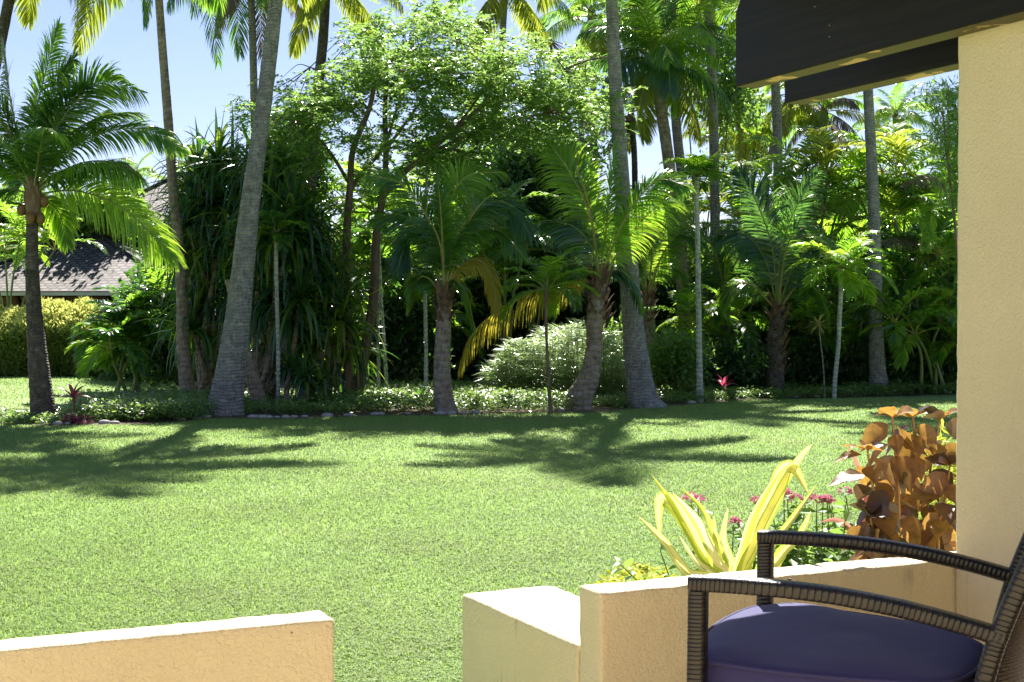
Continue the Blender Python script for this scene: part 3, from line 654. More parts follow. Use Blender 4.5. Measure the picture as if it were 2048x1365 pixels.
# ================================================================== FOREGROUND PLANTS
def strap(mb, P, width, rng, mi=0, fold=.35, k=18, tipw=.02, mid=.45, tilt=0, face=(0, -1, .3), edge=None):
    """long tapering leaf through world points, folded along its midrib; optional differently coloured streaks"""
    P = spline(P, k); T = nrm(np.gradient(P, axis=0)); f = nrm(np.array(face, float)); s_ = nrm(np.cross(T, f)); nn = np.cross(s_, T)
    t = np.linspace(0, 1, k); pr = np.where(t < mid, .62+.38*np.sin(t/mid*np.pi/2), np.cos((t-mid)/(1-mid)*np.pi/2)**.75)
    w_ = s_*math.cos(tilt)+nn*math.sin(tilt); u_ = np.cross(w_, T); wave = 1+.05*np.sin(t*19+rng.uniform(0, 6))+.03*np.sin(t*43)
    cols = np.array([-1, -.78, -.5, -.2, 0, .22, .55, .8, 1]); rib = np.array([0, .04, -.03, .03, -.05, .03, -.03, .04, 0])
    hw_ = (pr*width/2*wave)[:, None, None]
    v = P[:, None]+w_[:, None]*cols[None, :, None]*hw_+u_[:, None]*((np.abs(cols)-1)*fold+rib)[None, :, None]*hw_
    idx = np.arange(k*9).reshape(k, 9); mb_s = [(mi, [1, 2, 3, 4, 5, 6]), (mi, [0, 7])] if edge is None else [(mi, [2, 3, 4, 5, 6] if edge < 2 else [1, 2, 4, 5, 6]), (1, [0, 1, 7] if edge < 2 else [0, 3, 7])]
    base = mb.n; mb.v.append(v.reshape(-1, 3)); mb.n += k*9
    for m_, cs in mb_s:
        q = np.concatenate([np.stack([idx[:-1, c], idx[:-1, c+1], idx[1:, c+1], idx[1:, c]], -1) for c in cs])+base; mb.q.append(q); mb.m.append(np.full(len(q), m_))
M['crinum'] = leafmat('yellow_strap_leaf', [(.66, .62, .24), (.74, .70, .36), (.56, .60, .2)], (.95, .92, .30), .5, .38, .45, .15, .35, (.5, .36, .08), 14)
M['crinum_w'] = leafmat('cream_strap_leaf', [(.62, .58, .32), (.7, .66, .42)], (.85, .82, .45), .4, .35, .6, .1)
M['crinum_g'] = leafmat('green_strap_leaf', [(.24, .33, .05), (.36, .44, .07)], (.62, .74, .1), .48, .35, .5, .2)
M['crinum_o'] = leafmat('orange_strap_leaf', [(.5, .36, .08), (.58, .44, .12)], (.85, .62, .14), .45, .4, .4, .2)
dC = 4.15
cb = W(1462, 1180, dC); cb[2] = 0
cr = thing('variegated_lily', 'yellow strap-leaved lily plant with arching blades behind the low wall', 'plant', cb)
straps = [  # points (px, py, dd), width px, material
 ([(1455, 1190), (1400, 1110), (1345, 1010), (1302, 948)], 24, 'crinum_g'),
 ([(1450, 1190), (1410, 1110), (1365, 1035), (1330, 998), (1318, 1015), (1320, 1080)], 40, 'crinum'),
 ([(1445, 1195), (1375, 1145), (1330, 1085), (1276, 1032)], 26, 'crinum'),
 ([(1458, 1190), (1430, 1120), (1395, 1045), (1345, 985)], 30, 'crinum_w'),
 ([(1460, 1190), (1440, 1100), (1405, 1020), (1360, 975)], 22, 'crinum_g'),
 ([(1470, 1195), (1425, 1150), (1390, 1120), (1358, 1072)], 20, 'crinum_w'),
 ([(1465, 1195), (1430, 1170), (1400, 1135), (1368, 1085)], 18, 'crinum_g'),
 ([(1466, 1190), (1440, 1140), (1430, 1080), (1428, 1030)], 22, 'crinum'),
 ([(1470, 1190), (1462, 1130), (1446, 1080), (1456, 1015)], 30, 'crinum_w'),
 ([(1468, 1190), (1450, 1120), (1420, 1055), (1406, 1008)], 12, 'crinum_g'),
 ([(1474, 1190), (1460, 1150), (1440, 1115), (1432, 1090)], 18, 'crinum_g'),
 ([(1474, 1195), (1500, 1100), (1545, 1000), (1570, 938), (1592, 942), (1618, 990)], 44, 'crinum'),
 ([(1475, 1195), (1505, 1090), (1560, 980), (1600, 915), (1625, 888)], 28, 'crinum'),
 ([(1472, 1195), (1490, 1090), (1520, 1010), (1568, 932)], 24, 'crinum_g'),
 ([(1490, 1195), (1497, 1110), (1510, 1050), (1527, 1042), (1535, 1060)], 30, 'crinum'),
 ([(1500, 1195), (1540, 1100), (1590, 1030), (1635, 968)], 20, 'crinum'),
 ([(1520, 1195), (1560, 1110), (1600, 1070), (1622, 1022)], 30, 'crinum'),
 ([(1530, 1200), (1550, 1130), (1575, 1090), (1600, 1060)], 30, 'crinum_o'),
 ([(1478, 1195), (1478, 1140), (1496, 1090), (1500, 1060)], 18, 'crinum_g'),
 ([(1520, 1200), (1535, 1160), (1545, 1120), (1542, 1090)], 26, 'crinum_o'),
 ([(1480, 1195), (1485, 1150), (1492, 1110), (1500, 1085)], 26, 'crinum'),
]
for i, (pp, wd, mt) in enumerate(straps):
    rng = np.random.default_rng(100+i); ddv = rng.uniform(-.12, .12)
    P = [cb+np.array([rng.normal(0, .03), rng.normal(0, .03), .02])]+[W(x, y, dC+ddv*(j+1)/len(pp)) for j, (x, y) in enumerate(pp)]
    mb = MB(); strap(mb, np.array(P), wd/F*dC*.80, rng, 0, .55, 30, mid=.5, tilt=rng.uniform(-.6, .6), edge=i % 3); mb.build('leaf', [M[mt], M['crinum_g'] if mt != 'crinum_g' else M['crinum']], cr, cb, True)

# lantana bushes with pink flower heads
M['petal'] = leafmat('pink_petal', [(.6, .14, .25), (.7, .25, .38), (.65, .42, .45)], (.75, .3, .4), .3, .5, .3)
M['herb'] = leafmat('lantana_leaf', [(.08, .17, .04), (.12, .24, .05), (.2, .3, .09)], (.36, .6, .1), .45, .35, .6)
M['stem'] = surf('green_stem', [(.1, .14, .05), (.2, .2, .1)], 5, .7, .1, 30)
def leaf_pairs(mb, P, rng, L, W_, mi=0, step=.03, droop=.3, start=.1):
    n = len(P); 
    cs = []; ds = []; ns = []; ls = []
    for i in range(int(n*start), n):
        T = nrm(P[min(i+1, n-1)]-P[max(i-1, 0)]); a0 = i*1.57+rng.uniform(-.3, .3)
        for sgn in (0, math.pi):
            s1 = nrm(np.cross(T, [.3, 1, .1])); s2 = np.cross(T, s1); o = s1*math.cos(a0+sgn)+s2*math.sin(a0+sgn)
            d = nrm(o+T*.35+np.array([0, 0, -droop])*rng.uniform(.3, 1.4)); cs.append(P[i]); ds.append(d); ns.append(nrm(np.array([0, 0, 1.])+o*.4+rng.normal(0, .3, 3))); ls.append(L*rng.uniform(.6, 1.15))
    ls = np.array(ls); mb.diamonds(np.array(cs), np.array(ds), np.array(ns), ls, ls*W_, mi, .18)
def lantana(px, py, d, flowers, label, seed, spread=.25, nst=14, h=None):
    rng = np.random.default_rng(seed); b = W(px, py, d); top = b[2]; b = b.copy(); b[2] = 0
    t = thing('flowering_shrub', label, 'shrub', b, 'pink-flowered shrubs behind the wall'); mb = MB(); ms = MB()
    ends = [W(x, y, d+rng.uniform(-.1, .1)) for x, y in flowers]
    for i in range(nst): 
        e = b+np.array([rng.normal(0, spread), rng.normal(0, spread*.6), 0]); e[2] = top*rng.uniform(.6, 1.0); ends.append(e)
    for e in ends:
        m_ = (b+e)/2+rng.normal(0, .04, 3); P = spline([b+rng.normal(0, .02, 3)*[1, 1, 0], m_, e], 22); ms.tube(P, np.linspace(.005, .002, 22), 0, 5, False); leaf_pairs(mb, P, rng, .055, .6, 0, start=.3)
    cat(ms.build('stems', M['stem'], t, b), None, None, None, 'stuff'); mb.build('foliage', M['herb'], t, b)
    for x, y in flowers:
        e = W(x, y, d); fm = MB(); k = 34
        u = rand_unit(rng, k); u[:, 2] = np.abs(u[:, 2])*.8; c = e+u*.016
        fm.diamonds(c, nrm(u+rng.normal(0, .5, (k, 3))), u, np.full(k, .016), np.full(k, .013), 0, .2); fm.build('flower_head', M['petal'], t, b)
lantana(1385, 1050, 4.9, [(1380, 998), (1396, 1003)], 'flowering shrub with a pink head left of the yellow lily leaves', 21, .06, 4)
lantana(1475, 1090, 4.7, [(1467, 1047)], 'low flowering shrub with a pink head in the middle of the yellow lily leaves', 22, .08, 6)
lantana(1570, 1020, 4.7, [(1515, 1006), (1568, 990), (1575, 995), (1592, 1002)], 'leafy flowering shrub with pink heads right of the yellow lily', 23, .16, 60)
lantana(1660, 1030, 4.8, [(1634, 1002), (1646, 1006), (1655, 1003)], 'leafy flowering shrub with the brightest pink head, in front of the copper shrub', 24, .16, 60)
lantana(1700, 1000, 5.0, [(1690, 986)], 'flowering shrub with one pale pink bud beside the copper shrub', 25, .1, 26)
lantana(1620, 1090, 4.45, [(1601, 1078)], 'low leafy flowering shrub directly behind the far armrest', 26, .2, 80)

# copper-leaved shrub
M['copper'] = leafmat('copper_leaf', [(.13, .06, .045), (.22, .11, .06), (.30, .17, .07), (.12, .09, .05)], (.62, .34, .07), .44, .36, .55, .35, .75, (.10, .035, .03), 28)
M['copper_dark'] = leafmat('copper_leaf_dark', [(.06, .03, .03), (.12, .055, .05), (.06, .075, .025)], (.22, .12, .06), .25, .3, .7, .35, .7, (.03, .05, .015), 24)
M['copper_stem'] = surf('copper_stem', [(.25, .12, .06), (.38, .2, .1)], 5, .6, .1, 30)
def heart_leaf(mb, p, d, nn, L, mi, rng):
    d = nrm(d); s_ = nrm(np.cross(d, nn)); up = np.cross(s_, d)
    k = 9; t = np.linspace(0, 1, k); wd = np.array([.10, .62, .90, 1.0, .92, .74, .5, .24, .02])*L*.36
    bend = rng.uniform(.1, .5); P = p+d*(t*L)[:, None]-np.array([0, 0, 1.])*(bend*L*t**2)[:, None]*.6
    T = nrm(np.gradient(P, axis=0)); ss = nrm(np.cross(T, up)); u2 = np.cross(ss, T); rows = []
    cup = rng.uniform(.15, .4); wave = rng.uniform(-.16, .16, (k, 2))
    for i in range(k): rows.append([P[i]-ss[i]*wd[i]+u2[i]*wd[i]*(cup+wave[i, 0]), P[i]-ss[i]*wd[i]*.5+u2[i]*wd[i]*cup*.35, P[i], P[i]+ss[i]*wd[i]*.5+u2[i]*wd[i]*cup*.35, P[i]+ss[i]*wd[i]+u2[i]*wd[i]*(cup+wave[i, 1])])
    v = np.array(rows).reshape(-1, 3); idx = np.arange(k*5).reshape(k, 5)
    mb.add(v, np.stack([idx[:-1, :-1], idx[:-1, 1:], idx[1:, 1:], idx[1:, :-1]], -1).reshape(-1, 4), mi)
dK = 4.35; kb = W(1800, 1180, dK); kb[2] = 0
ck = thing('copper_leaf_shrub', 'shrub with large copper and orange leaves beside the stuccoed pillar', 'shrub', kb)
kst = [([(1800, 1150), (1797, 1000), (1790, 900), (1785, 835)], 0), ([(1850, 1150), (1852, 1040), (1862, 930), (1880, 840)], .15), ([(1780, 1150), (1770, 1050), (1745, 970), (1735, 900)], -.1), ([(1820, 1150), (1830, 1010), (1830, 900), (1826, 835)], .1), ([(1870, 1150), (1875, 1060), (1890, 1000), (1900, 930)], .05), ([(1790, 1150), (1770, 1090), (1748, 1060), (1740, 1030)], -.15), ([(1825, 1150), (1845, 1090), (1870, 1050), (1895, 1040)], .2)]
rng = np.random.default_rng(77); ml = MB()
for pts, off in kst:
    P = spline([kb+np.array([off*.3, off, 0])]+[W(x, y, dK+off) for x, y in pts], 40); mb = MB(); mb.tube(P, np.linspace(.008, .003, 40), 0, 6, False); mb.build('stem', M['copper_stem'], ck, kb, True)
    for i in range(11, 40, 3):
        T = nrm(P[min(i+1, 39)]-P[i-1]); a0 = (i//3)*1.57+rng.uniform(-.4, .4)
        for sgn in (0, math.pi):
            if rng.random() < .07: continue
            a = a0+sgn; o = np.array([math.cos(a), math.sin(a), 0]); d = nrm(o+np.array([0, 0, rng.uniform(-1.5, -.1)])); up = nrm(np.array([0, -.4, .8])+rng.normal(0, .5, 3)+o*rng.uniform(0, .9))
            q = P[i]+d*.02; heart_leaf(ml, q, d, up, rng.uniform(.07, .13), 0 if rng.random() < .62 else 1, rng)
    for j in range(5):
        a = j*1.3; o = np.array([math.cos(a), math.sin(a), rng.uniform(.1, .9)]); heart_leaf(ml, P[-1], nrm(o), nrm(np.array([0, 0, 1.])+rng.normal(0, .3, 3)), rng.uniform(.06, .1), 0 if rng.random() < .7 else 1, rng)
ml.build('foliage', [M['copper'], M['copper_dark']], ck, kb, True)
# pink blades of a small cordyline in front of the copper shrub
M['pink'] = leafmat('pink_blade', [(.5, .2, .18), (.6, .32, .28)], (.7, .32, .25), .4, .4, .5)
pb = W(1725, 1120, 4.6); pb[2] = 0; pc = thing('pink_cordyline', 'small cordyline with pale pink blades left of the copper shrub', 'plant', pb); 
for i, pp in enumerate([[(1728, 1120), (1730, 1000), (1715, 930), (1694, 892)], [(1732, 1120), (1750, 1000), (1765, 950), (1780, 920)], [(1730, 1120), (1735, 980), (1742, 910)], [(1725, 1120), (1700, 1060), (1672, 1040), (1640, 1045)]]):
    mb = MB(); strap(mb, np.array([pb]+[W(x, y, 4.6) for x, y in pp]), .022, rng, 0, .3, 20, tilt=.3); mb.build('leaf', M['pink'], pc, pb, True)
# yellow-green plant behind, by the pillar
yb = W(1890, 960, 6.2); yb[2] = 0; rng = np.random.default_rng(9); mb = MB()
leaf_cloud(mb, np.array([W(x, y, 6.2) for x, y in [(1885, 900), (1905, 920), (1880, 940), (1900, 960), (1890, 990), (1870, 1010), (1930, 900), (1940, 960), (1895, 1040)]]), rng, 70, .07, .07, .25, 0, .3)
yt = thing('lime_shrub', 'lime green shrub half hidden between the copper shrub and the pillar', 'shrub', yb); mb.build('foliage', M['lime_cover'], yt, yb)
mb = MB(); mb.tube([yb, yb+[.02, 0, .3], yb+[.03, 0, .5]], .006, 0, 5); mb.build('stem', M['stem'], yt, yb)
# low lime mound left of the lily
rng = np.random.default_rng(31); mb = MB(); n = 2600
px_ = rng.uniform(1120, 1420, n); u = rng.random(n); dd_ = 4.75+1.25*u
hh = .42*np.clip(np.sin(np.pi*np.clip((px_-1115)/330, 0, 1))**.5, .15, 1)*np.clip(1.15-abs(u-.45)*1.1, .25, 1)
c = np.array([W(a, 900, b) for a, b in zip(px_, dd_)]); c[:, 2] = hh*rng.uniform(.75, 1.0, n)
for k in range(7):
    a = rng.uniform(0, 6.28, n); d = nrm(np.stack([np.cos(a), np.sin(a), rng.uniform(.0, .9, n)], 1)); L = rng.uniform(.022, .04, n); mb.diamonds(c, d, nrm(np.array([0, 0, 1.])+rng.normal(0, .3, (n, 3))), L, L*.42, 0, .1)
mb.build('lime_ground_cover', M['lime_cover']); cat(bpy.data.objects['lime_ground_cover'], 'low yellow-green leafy ground cover behind the wall end', 'ground cover', None, 'stuff')
#@@FG1
#@@GD0
# ================================================================== HOUSES BEHIND THE TREES
def shingle_mat():
    m, n, o = newmat('roof_shingles')
    uv = N(n, 'ShaderNodeUVMap'); bk = N(n, 'ShaderNodeTexBrick', offset=.5); n.links.new(uv.outputs[0], bk.inputs[0])
    bk.inputs['Color1'].default_value = (.075, .058, .055, 1); bk.inputs['Color2'].default_value = (.19, .15, .145, 1); bk.inputs['Mortar'].default_value = (.02, .016, .016, 1)
    bk.inputs['Scale'].default_value = 1; bk.inputs['Mortar Size'].default_value = .035; bk.inputs['Brick Width'].default_value = .26; bk.inputs['Row Height'].default_value = .17; bk.inputs['Bias'].default_value = -.1
    p = N(n, 'ShaderNodeBsdfPrincipled', i_Roughness=.75); n.links.new(bk.outputs[0], p.inputs['Base Color'])
    sx = N(n, 'ShaderNodeSeparateXYZ'); n.links.new(uv.outputs[0], sx.inputs[0]); dv = N(n, 'ShaderNodeMath', operation='DIVIDE', i_1=.17); n.links.new(sx.outputs[1], dv.inputs[0]); fr = N(n, 'ShaderNodeMath', operation='FRACT'); n.links.new(dv.outputs[0], fr.inputs[0])
    sb = N(n, 'ShaderNodeMath', operation='SUBTRACT'); n.links.new(bk.outputs['Fac'], sb.inputs[1]); sb.inputs[0].default_value = 1
    ad = N(n, 'ShaderNodeMath', operation='SUBTRACT'); n.links.new(sb.outputs[0], ad.inputs[0]); n.links.new(fr.outputs[0], ad.inputs[1])
    bp = N(n, 'ShaderNodeBump', i_Strength=1, i_Distance=.03); n.links.new(ad.outputs[0], bp.inputs['Height']); n.links.new(bp.outputs[0], p.inputs['Normal'])
    n.links.new(p.outputs[0], o.inputs[0]); return m
M['shingle'] = shingle_mat()
M['terracotta'] = surf('brown_render', [(.17, .08, .045), (.24, .115, .065)], 2, .9, .2, 40)
M['dark_wood'] = surf('dark_wood', [(.02, .016, .014), (.04, .03, .026)], 5, .6, .2, 30)
M['gutter'] = surf('pale_gutter', [(.45, .45, .46), (.55, .55, .56)], 3, .4, .05, 30)
M['glass'] = surf('dark_glass', [(.01, .012, .015), (.02, .022, .025)], 2, .08, .0, 3, spec=.8)
def house(label, c, half, zeave, zpeak, rot, wallh=None, seed=0, peak_off=(0, 0)):
    t = thing('house', label, 'house', (c[0], c[1], 0), None, rot)
    e = half; i = half-.75; mb = MB()
    pk = np.array([peak_off[0], peak_off[1], zpeak]); co = [np.array([-e, -e, zeave]), np.array([e, -e, zeave]), np.array([e, e, zeave]), np.array([-e, e, zeave])]
    me = bpy.data.meshes.new('roof'); vs = []; fs = []; uvs = []
    for k in range(4):
        a, b = co[k], co[(k+1) % 4]; b0 = len(vs); vs += [a, b, pk]; fs.append((b0, b0+1, b0+2)); x = nrm(b-a); y = nrm(np.cross(np.cross(x, pk-a), x)); uvs += [((p-a)@x, abs((p-a)@y)) for p in (a, b, pk)]
    nv = len(vs); vs += [p-np.array([0, 0, .12]) for p in co]+[p.copy() for p in co]
    for k in range(4): fs.append((nv+k, nv+(k+1) % 4, nv+4+(k+1) % 4, nv+4+k)); uvs += [(0, 0)]*4
    fs.append((nv+3, nv+2, nv+1, nv)); uvs += [(0, 0)]*4
    me.from_pydata([tuple(v) for v in vs], [], fs); l = me.uv_layers.new(name='UVMap'); l.data.foreach_set('uv', np.array(uvs, float).ravel()); me.materials.append(M['shingle']); me.materials.append(M['dark_wood'])
    for p in me.polygons[4:]: p.material_index = 1
    ro = bpy.data.objects.new('roof', me); C.objects.link(ro); ro.parent = t
    for k in range(4):   # hip caps
        mb = MB(); mb.tube([co[k]+[0, 0, .02], pk+[0, 0, .03]], .05, 0, 6); mb.build('hip_cap', M['shingle'], ro)
    mb = MB(); mb.box((-e-.05, -e-.09, zeave-.12), (e+.05, -e-.003, zeave-.03)); mb.build('gutter', M['gutter'], ro)
    mb = MB(); mb.box((-i, -i, 0), (i, i, zeave-.13)); mb.build('wall', M['terracotta'], t)
    for k in range(12):
        x = -e+.3+k*(2*e-.6)/11; mb = MB(); mb.add([[x-.04, -i-.003, zeave-.75], [x+.04, -i-.003, zeave-.75], [x+.04, -e+.05, zeave-.13], [x-.04, -e+.05, zeave-.13], [x-.04, -i-.003, zeave-.62], [x+.04, -i-.003, zeave-.62], [x+.04, -e+.25, zeave-.125], [x-.04, -e+.25, zeave-.125]], [[0, 1, 2, 3], [4, 7, 6, 5], [0, 3, 7, 4], [1, 5, 6, 2], [2, 6, 7, 3], [0, 4, 5, 1]]); mb.build('eave_bracket', M['dark_wood'], t)
    for x in (-i*.62, -i*.1, i*.5):
        wf = MB(); wf.box((x-.3, -i-.05, .3), (x+.3, -i+.02, zeave-.35)); w_ = wf.build('window', M['dark_wood'], t); gp = MB(); gp.box((x-.24, -i-.06, .36), (x+.24, -i-.052, zeave-.41)); gp.build('pane', M['glass'], w_)
    return t
d0 = 38.; pkp = W(200, 468, d0+3.6); ev = W(150, 583, d0)
house('low brown house with a dark shingled hip roof behind the yellow-green hedge', (pkp[0]-.1, d0+3.6), 3.75, float(ev[2]), float(pkp[2]), R(-3))
pk2 = W(366, 345, 50.); house('far shingled roof rising behind the left coconut palms', (pk2[0], 50.), 3.2, float(W(366, 452, 47)[2]), float(pk2[2]), R(8))
pk3 = W(1742, 352, 46.); house('grey shingled house roof half hidden by the areca palms at the right', (pk3[0], 46.), 3.9, float(W(1742, 500, 43)[2]), float(pk3[2]), R(-6))

# ================================================================== HEDGE AND DARK PLANTING
def hedge(name, label, category, x0, x1, d, hpx, seed, depth=1.6):
    rng = np.random.default_rng(seed); a = W(x0, hpx, d); b = W(x1, hpx, d); H = a[2]; t = thing(name, label, category, ((a[0]+b[0])/2, d, 0))
    n = 42000; x = rng.uniform(a[0], b[0], n); v = rng.random(n)
    lump = .10*np.sin(x*2.1)+.07*np.sin(x*5.3+1)+.05*np.sin(x*11)
    # rounded shoulder facing the lawn: v < .45 is the upright face, the rest slopes back to the top
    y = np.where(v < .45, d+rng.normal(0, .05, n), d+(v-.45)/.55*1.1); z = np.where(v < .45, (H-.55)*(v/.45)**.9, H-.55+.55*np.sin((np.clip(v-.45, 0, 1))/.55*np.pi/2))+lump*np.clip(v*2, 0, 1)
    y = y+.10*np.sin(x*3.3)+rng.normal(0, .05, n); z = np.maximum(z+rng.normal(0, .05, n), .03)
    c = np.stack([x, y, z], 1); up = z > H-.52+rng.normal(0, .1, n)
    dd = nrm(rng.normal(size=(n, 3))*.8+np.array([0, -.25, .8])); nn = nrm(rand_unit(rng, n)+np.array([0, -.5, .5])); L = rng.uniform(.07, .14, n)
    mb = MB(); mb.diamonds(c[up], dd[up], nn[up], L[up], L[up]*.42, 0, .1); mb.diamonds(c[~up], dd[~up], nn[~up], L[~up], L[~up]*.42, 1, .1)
    org = ((a[0]+b[0])/2, d, 0); mb.build('foliage', [M['hedge'], M['hedge_shaded']], t, org)
    mb = MB(); mb.box((a[0], d+.4, 0), (b[0], d+depth-.1, H-.75)); mb.build('core_block', M['core'], t, org)
M['core'] = surf('dark_core', [(.010, .012, .008), (.022, .024, .014)], 6, .95, .8, 20, spec=.1)  # shade colour for the solid cores hidden inside leaf masses
hedge('hedge', 'clipped yellow-green hedge in front of the brown house', 'hedge', -60, 262, 34., 617, 41)
# undergrowth: a deep mass of dark leaves under and behind the palms
def undergrowth():
    rng = np.random.default_rng(55); mb = MB()
    prof = np.array([(215, 640), (260, 585), (320, 500), (360, 430), (420, 400), (480, 380), (560, 400), (640, 430), (700, 470), (760, 470), (830, 480), (900, 450), (960, 400), (1010, 330), (1060, 300), (1110, 320), (1150, 400), (1200, 430), (1260, 420), (1330, 450), (1400, 500), (1440, 510), (1480, 500), (1540, 430), (1600, 385), (1680, 390), (1740, 385), (1830, 400), (1910, 380), (2100, 350)], float)
    n = 30000; px_ = rng.uniform(215, 2100, n); d = rng.uniform(31, 35, n); top = np.interp(px_, prof[:, 0], prof[:, 1])+rng.normal(0, 12, n)+14*np.sin(px_/17)+10*np.sin(px_/7)
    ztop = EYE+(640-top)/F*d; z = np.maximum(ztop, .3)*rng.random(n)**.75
    x = (px_-1024)/F*d; c = np.stack([x, d, z], 1); k = 4
    cc = np.repeat(c, k, 0)+rng.normal(0, .12, (n*k, 3)); m = len(cc)
    dd = nrm(rng.normal(size=(m, 3))+np.array([0, -.2, -.3])); nn = nrm(rand_unit(rng, m)+np.array([0, -.2, .6])); L = rng.uniform(.10, .26, m)
    mb.diamonds(cc, dd, nn, L, L*rng.uniform(.3, .6, m), 0, .1)
    # solid near-black lumps added inside to keep the daylight out low down
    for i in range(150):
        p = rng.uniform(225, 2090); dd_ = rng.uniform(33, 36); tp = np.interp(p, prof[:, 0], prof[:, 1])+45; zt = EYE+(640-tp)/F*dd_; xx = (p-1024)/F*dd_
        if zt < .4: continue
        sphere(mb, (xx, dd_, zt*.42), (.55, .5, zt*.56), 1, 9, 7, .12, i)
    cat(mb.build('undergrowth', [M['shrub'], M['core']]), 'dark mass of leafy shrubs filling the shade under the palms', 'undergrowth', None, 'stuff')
undergrowth()
def far_wood():
    rng = np.random.default_rng(56); mb = MB(); n = 15000
    px_ = rng.uniform(-300, 2300, n); d = rng.uniform(70, 85, n); top = 500+28*np.sin(px_/70)+22*np.sin(px_/31+2)+rng.normal(0, 10, n)+np.where(px_ < 330, -50, 0)
    z = (EYE+(640-top)/F*d)*rng.random(n)**.6; c = np.stack([(px_-1024)/F*d, d, z], 1); c = np.repeat(c, 3, 0)+rng.normal(0, .4, (n*3, 3)); m = len(c)
    L = rng.uniform(.35, .7, m); mb.diamonds(c, rand_unit(rng, m), nrm(rand_unit(rng, m)+np.array([0, -.2, .6])), L, L*.5, 0, .1)
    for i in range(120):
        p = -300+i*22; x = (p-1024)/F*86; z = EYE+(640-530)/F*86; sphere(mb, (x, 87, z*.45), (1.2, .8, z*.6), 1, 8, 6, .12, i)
    cat(mb.build('far_wood', [M['bush'], M['core']]), 'distant line of trees closing the view beyond the garden', 'trees', None, 'stuff')
far_wood()
def bush(label, pts, d, seed, mat='bush', n=220, L=.13, ratio=.45, sp=.22, stems=3, name='bush', category='shrub', group=None, spec_mats=None):
    """leafy shrub: leaf clumps at points given in photo pixels"""
    rng = np.random.default_rng(seed); cs = np.array([W(p[0], p[1], d+(p[2] if len(p) > 2 else rng.uniform(-.5, .5))) for p in pts]); b = cs.mean(0).copy(); b[2] = 0
    t = thing(name, label, category, b, group); mb = MB(); leaf_cloud(mb, cs, rng, n, sp, L, ratio); mb.build('foliage', M[mat], t, b)
    for i in range(stems):
        e = cs[rng.integers(len(cs))]; P = spline([b+rng.normal(0, .08, 3)*[1, 1, 0], (b+e)/2+rng.normal(0, .1, 3), e], 14); ms = MB(); ms.tube(P, np.linspace(.03, .01, 14), 0, 6); ms.build('stem', M['bark'], t, b, True)
    return t
rng0 = np.random.default_rng(8)
def blob(x0, x1, y0, y1, k): return [(rng0.uniform(x0, x1), rng0.uniform(y0, y1)) for _ in range(k)]

# ================================================================== TREES WITH TRUNKS IN VIEW
# left coconut palm with its whole crown in view
dA = gd(843)
tA, bA, topA = coco_palm('coconut_palm', 'short coconut palm with orange-brown nuts and its whole crown in view, at the far left', [(90, 845, 56), (84, 800, 47), (76, 720, 40), (68, 620, 31), (64, 520, 26), (65, 430, 23), (66, 385, 22)], dA, M['trunk_dark'], 'coconut palms round the lawn', 12, 1.8, seed=4, ringy=.03, nuts=6, old='palm', emaxj=2, az0=.9)
for i, (pp, mt, ro, L) in enumerate([
  ([(66, 385), (95, 290), (150, 205), (210, 165), (286, 185, -.3)], 'palm', 55, .62), ([(66, 385), (140, 300), (220, 262), (300, 262), (368, 300, -.2)], 'palm', -50, .5),
  ([(66, 388), (140, 350), (210, 325), (262, 338, -.4)], 'palm_dark', -30, .5), ([(66, 390), (150, 382), (235, 410), (300, 465), (352, 520, -.2)], 'lime', -60, .62),
  ([(62, 380), (66, 260), (90, 150), (118, 52, .3)], 'palm', 70, .45), ([(64, 380), (88, 280), (110, 180), (148, 120, .4)], 'palm_dark', 60, .5),
  ([(60, 385), (30, 280), (-10, 200), (-70, 190, .3)], 'palm', -60, .6), ([(60, 385), (10, 330), (-60, 320), (-120, 360)], 'palm', 40, .6),
  ([(62, 385), (40, 300), (18, 180), (8, 90, .4)], 'palm_dark', -70, .45), ([(62, 388), (5, 380), (-50, 420), (-90, 490, .3)], 'palm_dark', 20, .5),
  ([(64, 390), (90, 400, .5), (120, 430, .9), (135, 490, 1.0)], 'lime', 30, .4), ([(66, 386), (130, 290), (180, 250), (215, 220, 1.2)], 'lime', 40, .45)]):
    px_frond(tA, bA, pp, dA, 200+i, mt, L, .023, ro, .55, 100)
# leaning trunk at the top left corner
coco_palm('coconut_palm', 'leaning coconut palm cut off by the left edge, with a yellow frond at the top', [(-20, 792, 46), (-42, 700, 34), (-52, 560, 30), (-48, 400, 27), (-28, 220, 24), (4, 70, 22), (30, -60, 20), (44, -130, 18)], gd(787), M['trunk_dark'], 'coconut palms round the lawn', 22, 2.1, ('palm', 'palm_dark', 'yellow'), 14, old='yellow')
# two tall palms on the left
dB = gd(808)
coco_palm('coconut_palm', 'tall slender coconut palm with a mottled brown foot, left of the thick leaning trunk', [(380, 812, 40), (374, 770, 32), (366, 690, 27), (364, 580, 24), (356, 470, 21), (346, 380, 20), (337, 250, 19), (326, 110, 17), (318, 0, 16), (312, -90, 15), (308, -170, 15)], dB, M['trunk_brown'], 'coconut palms round the lawn', 17, 2.25, ('palm', 'palm', 'yellow', 'palm_dark'), 5, old='palm', az0=.4, emaxj=4)
dCc = gd(831)
coco_palm('coconut_palm', 'thickest coconut palm, its grey trunk leaning right across the pandanus', [(447, 834, 92), (453, 800, 72), (461, 740, 60), (474, 650, 52), (486, 540, 46), (499, 420, 40), (515, 300, 34), (530, 190, 32), (542, 90, 30), (552, 0, 28), (560, -90, 27), (566, -190, 26)], dCc, M['trunk_grey'], 'coconut palms round the lawn', 17, 2.3, ('palm', 'palm', 'palm_dark', 'yellow'), 6, dd=[0]*12, az0=1.0, emaxj=4)
dD = gd(816)
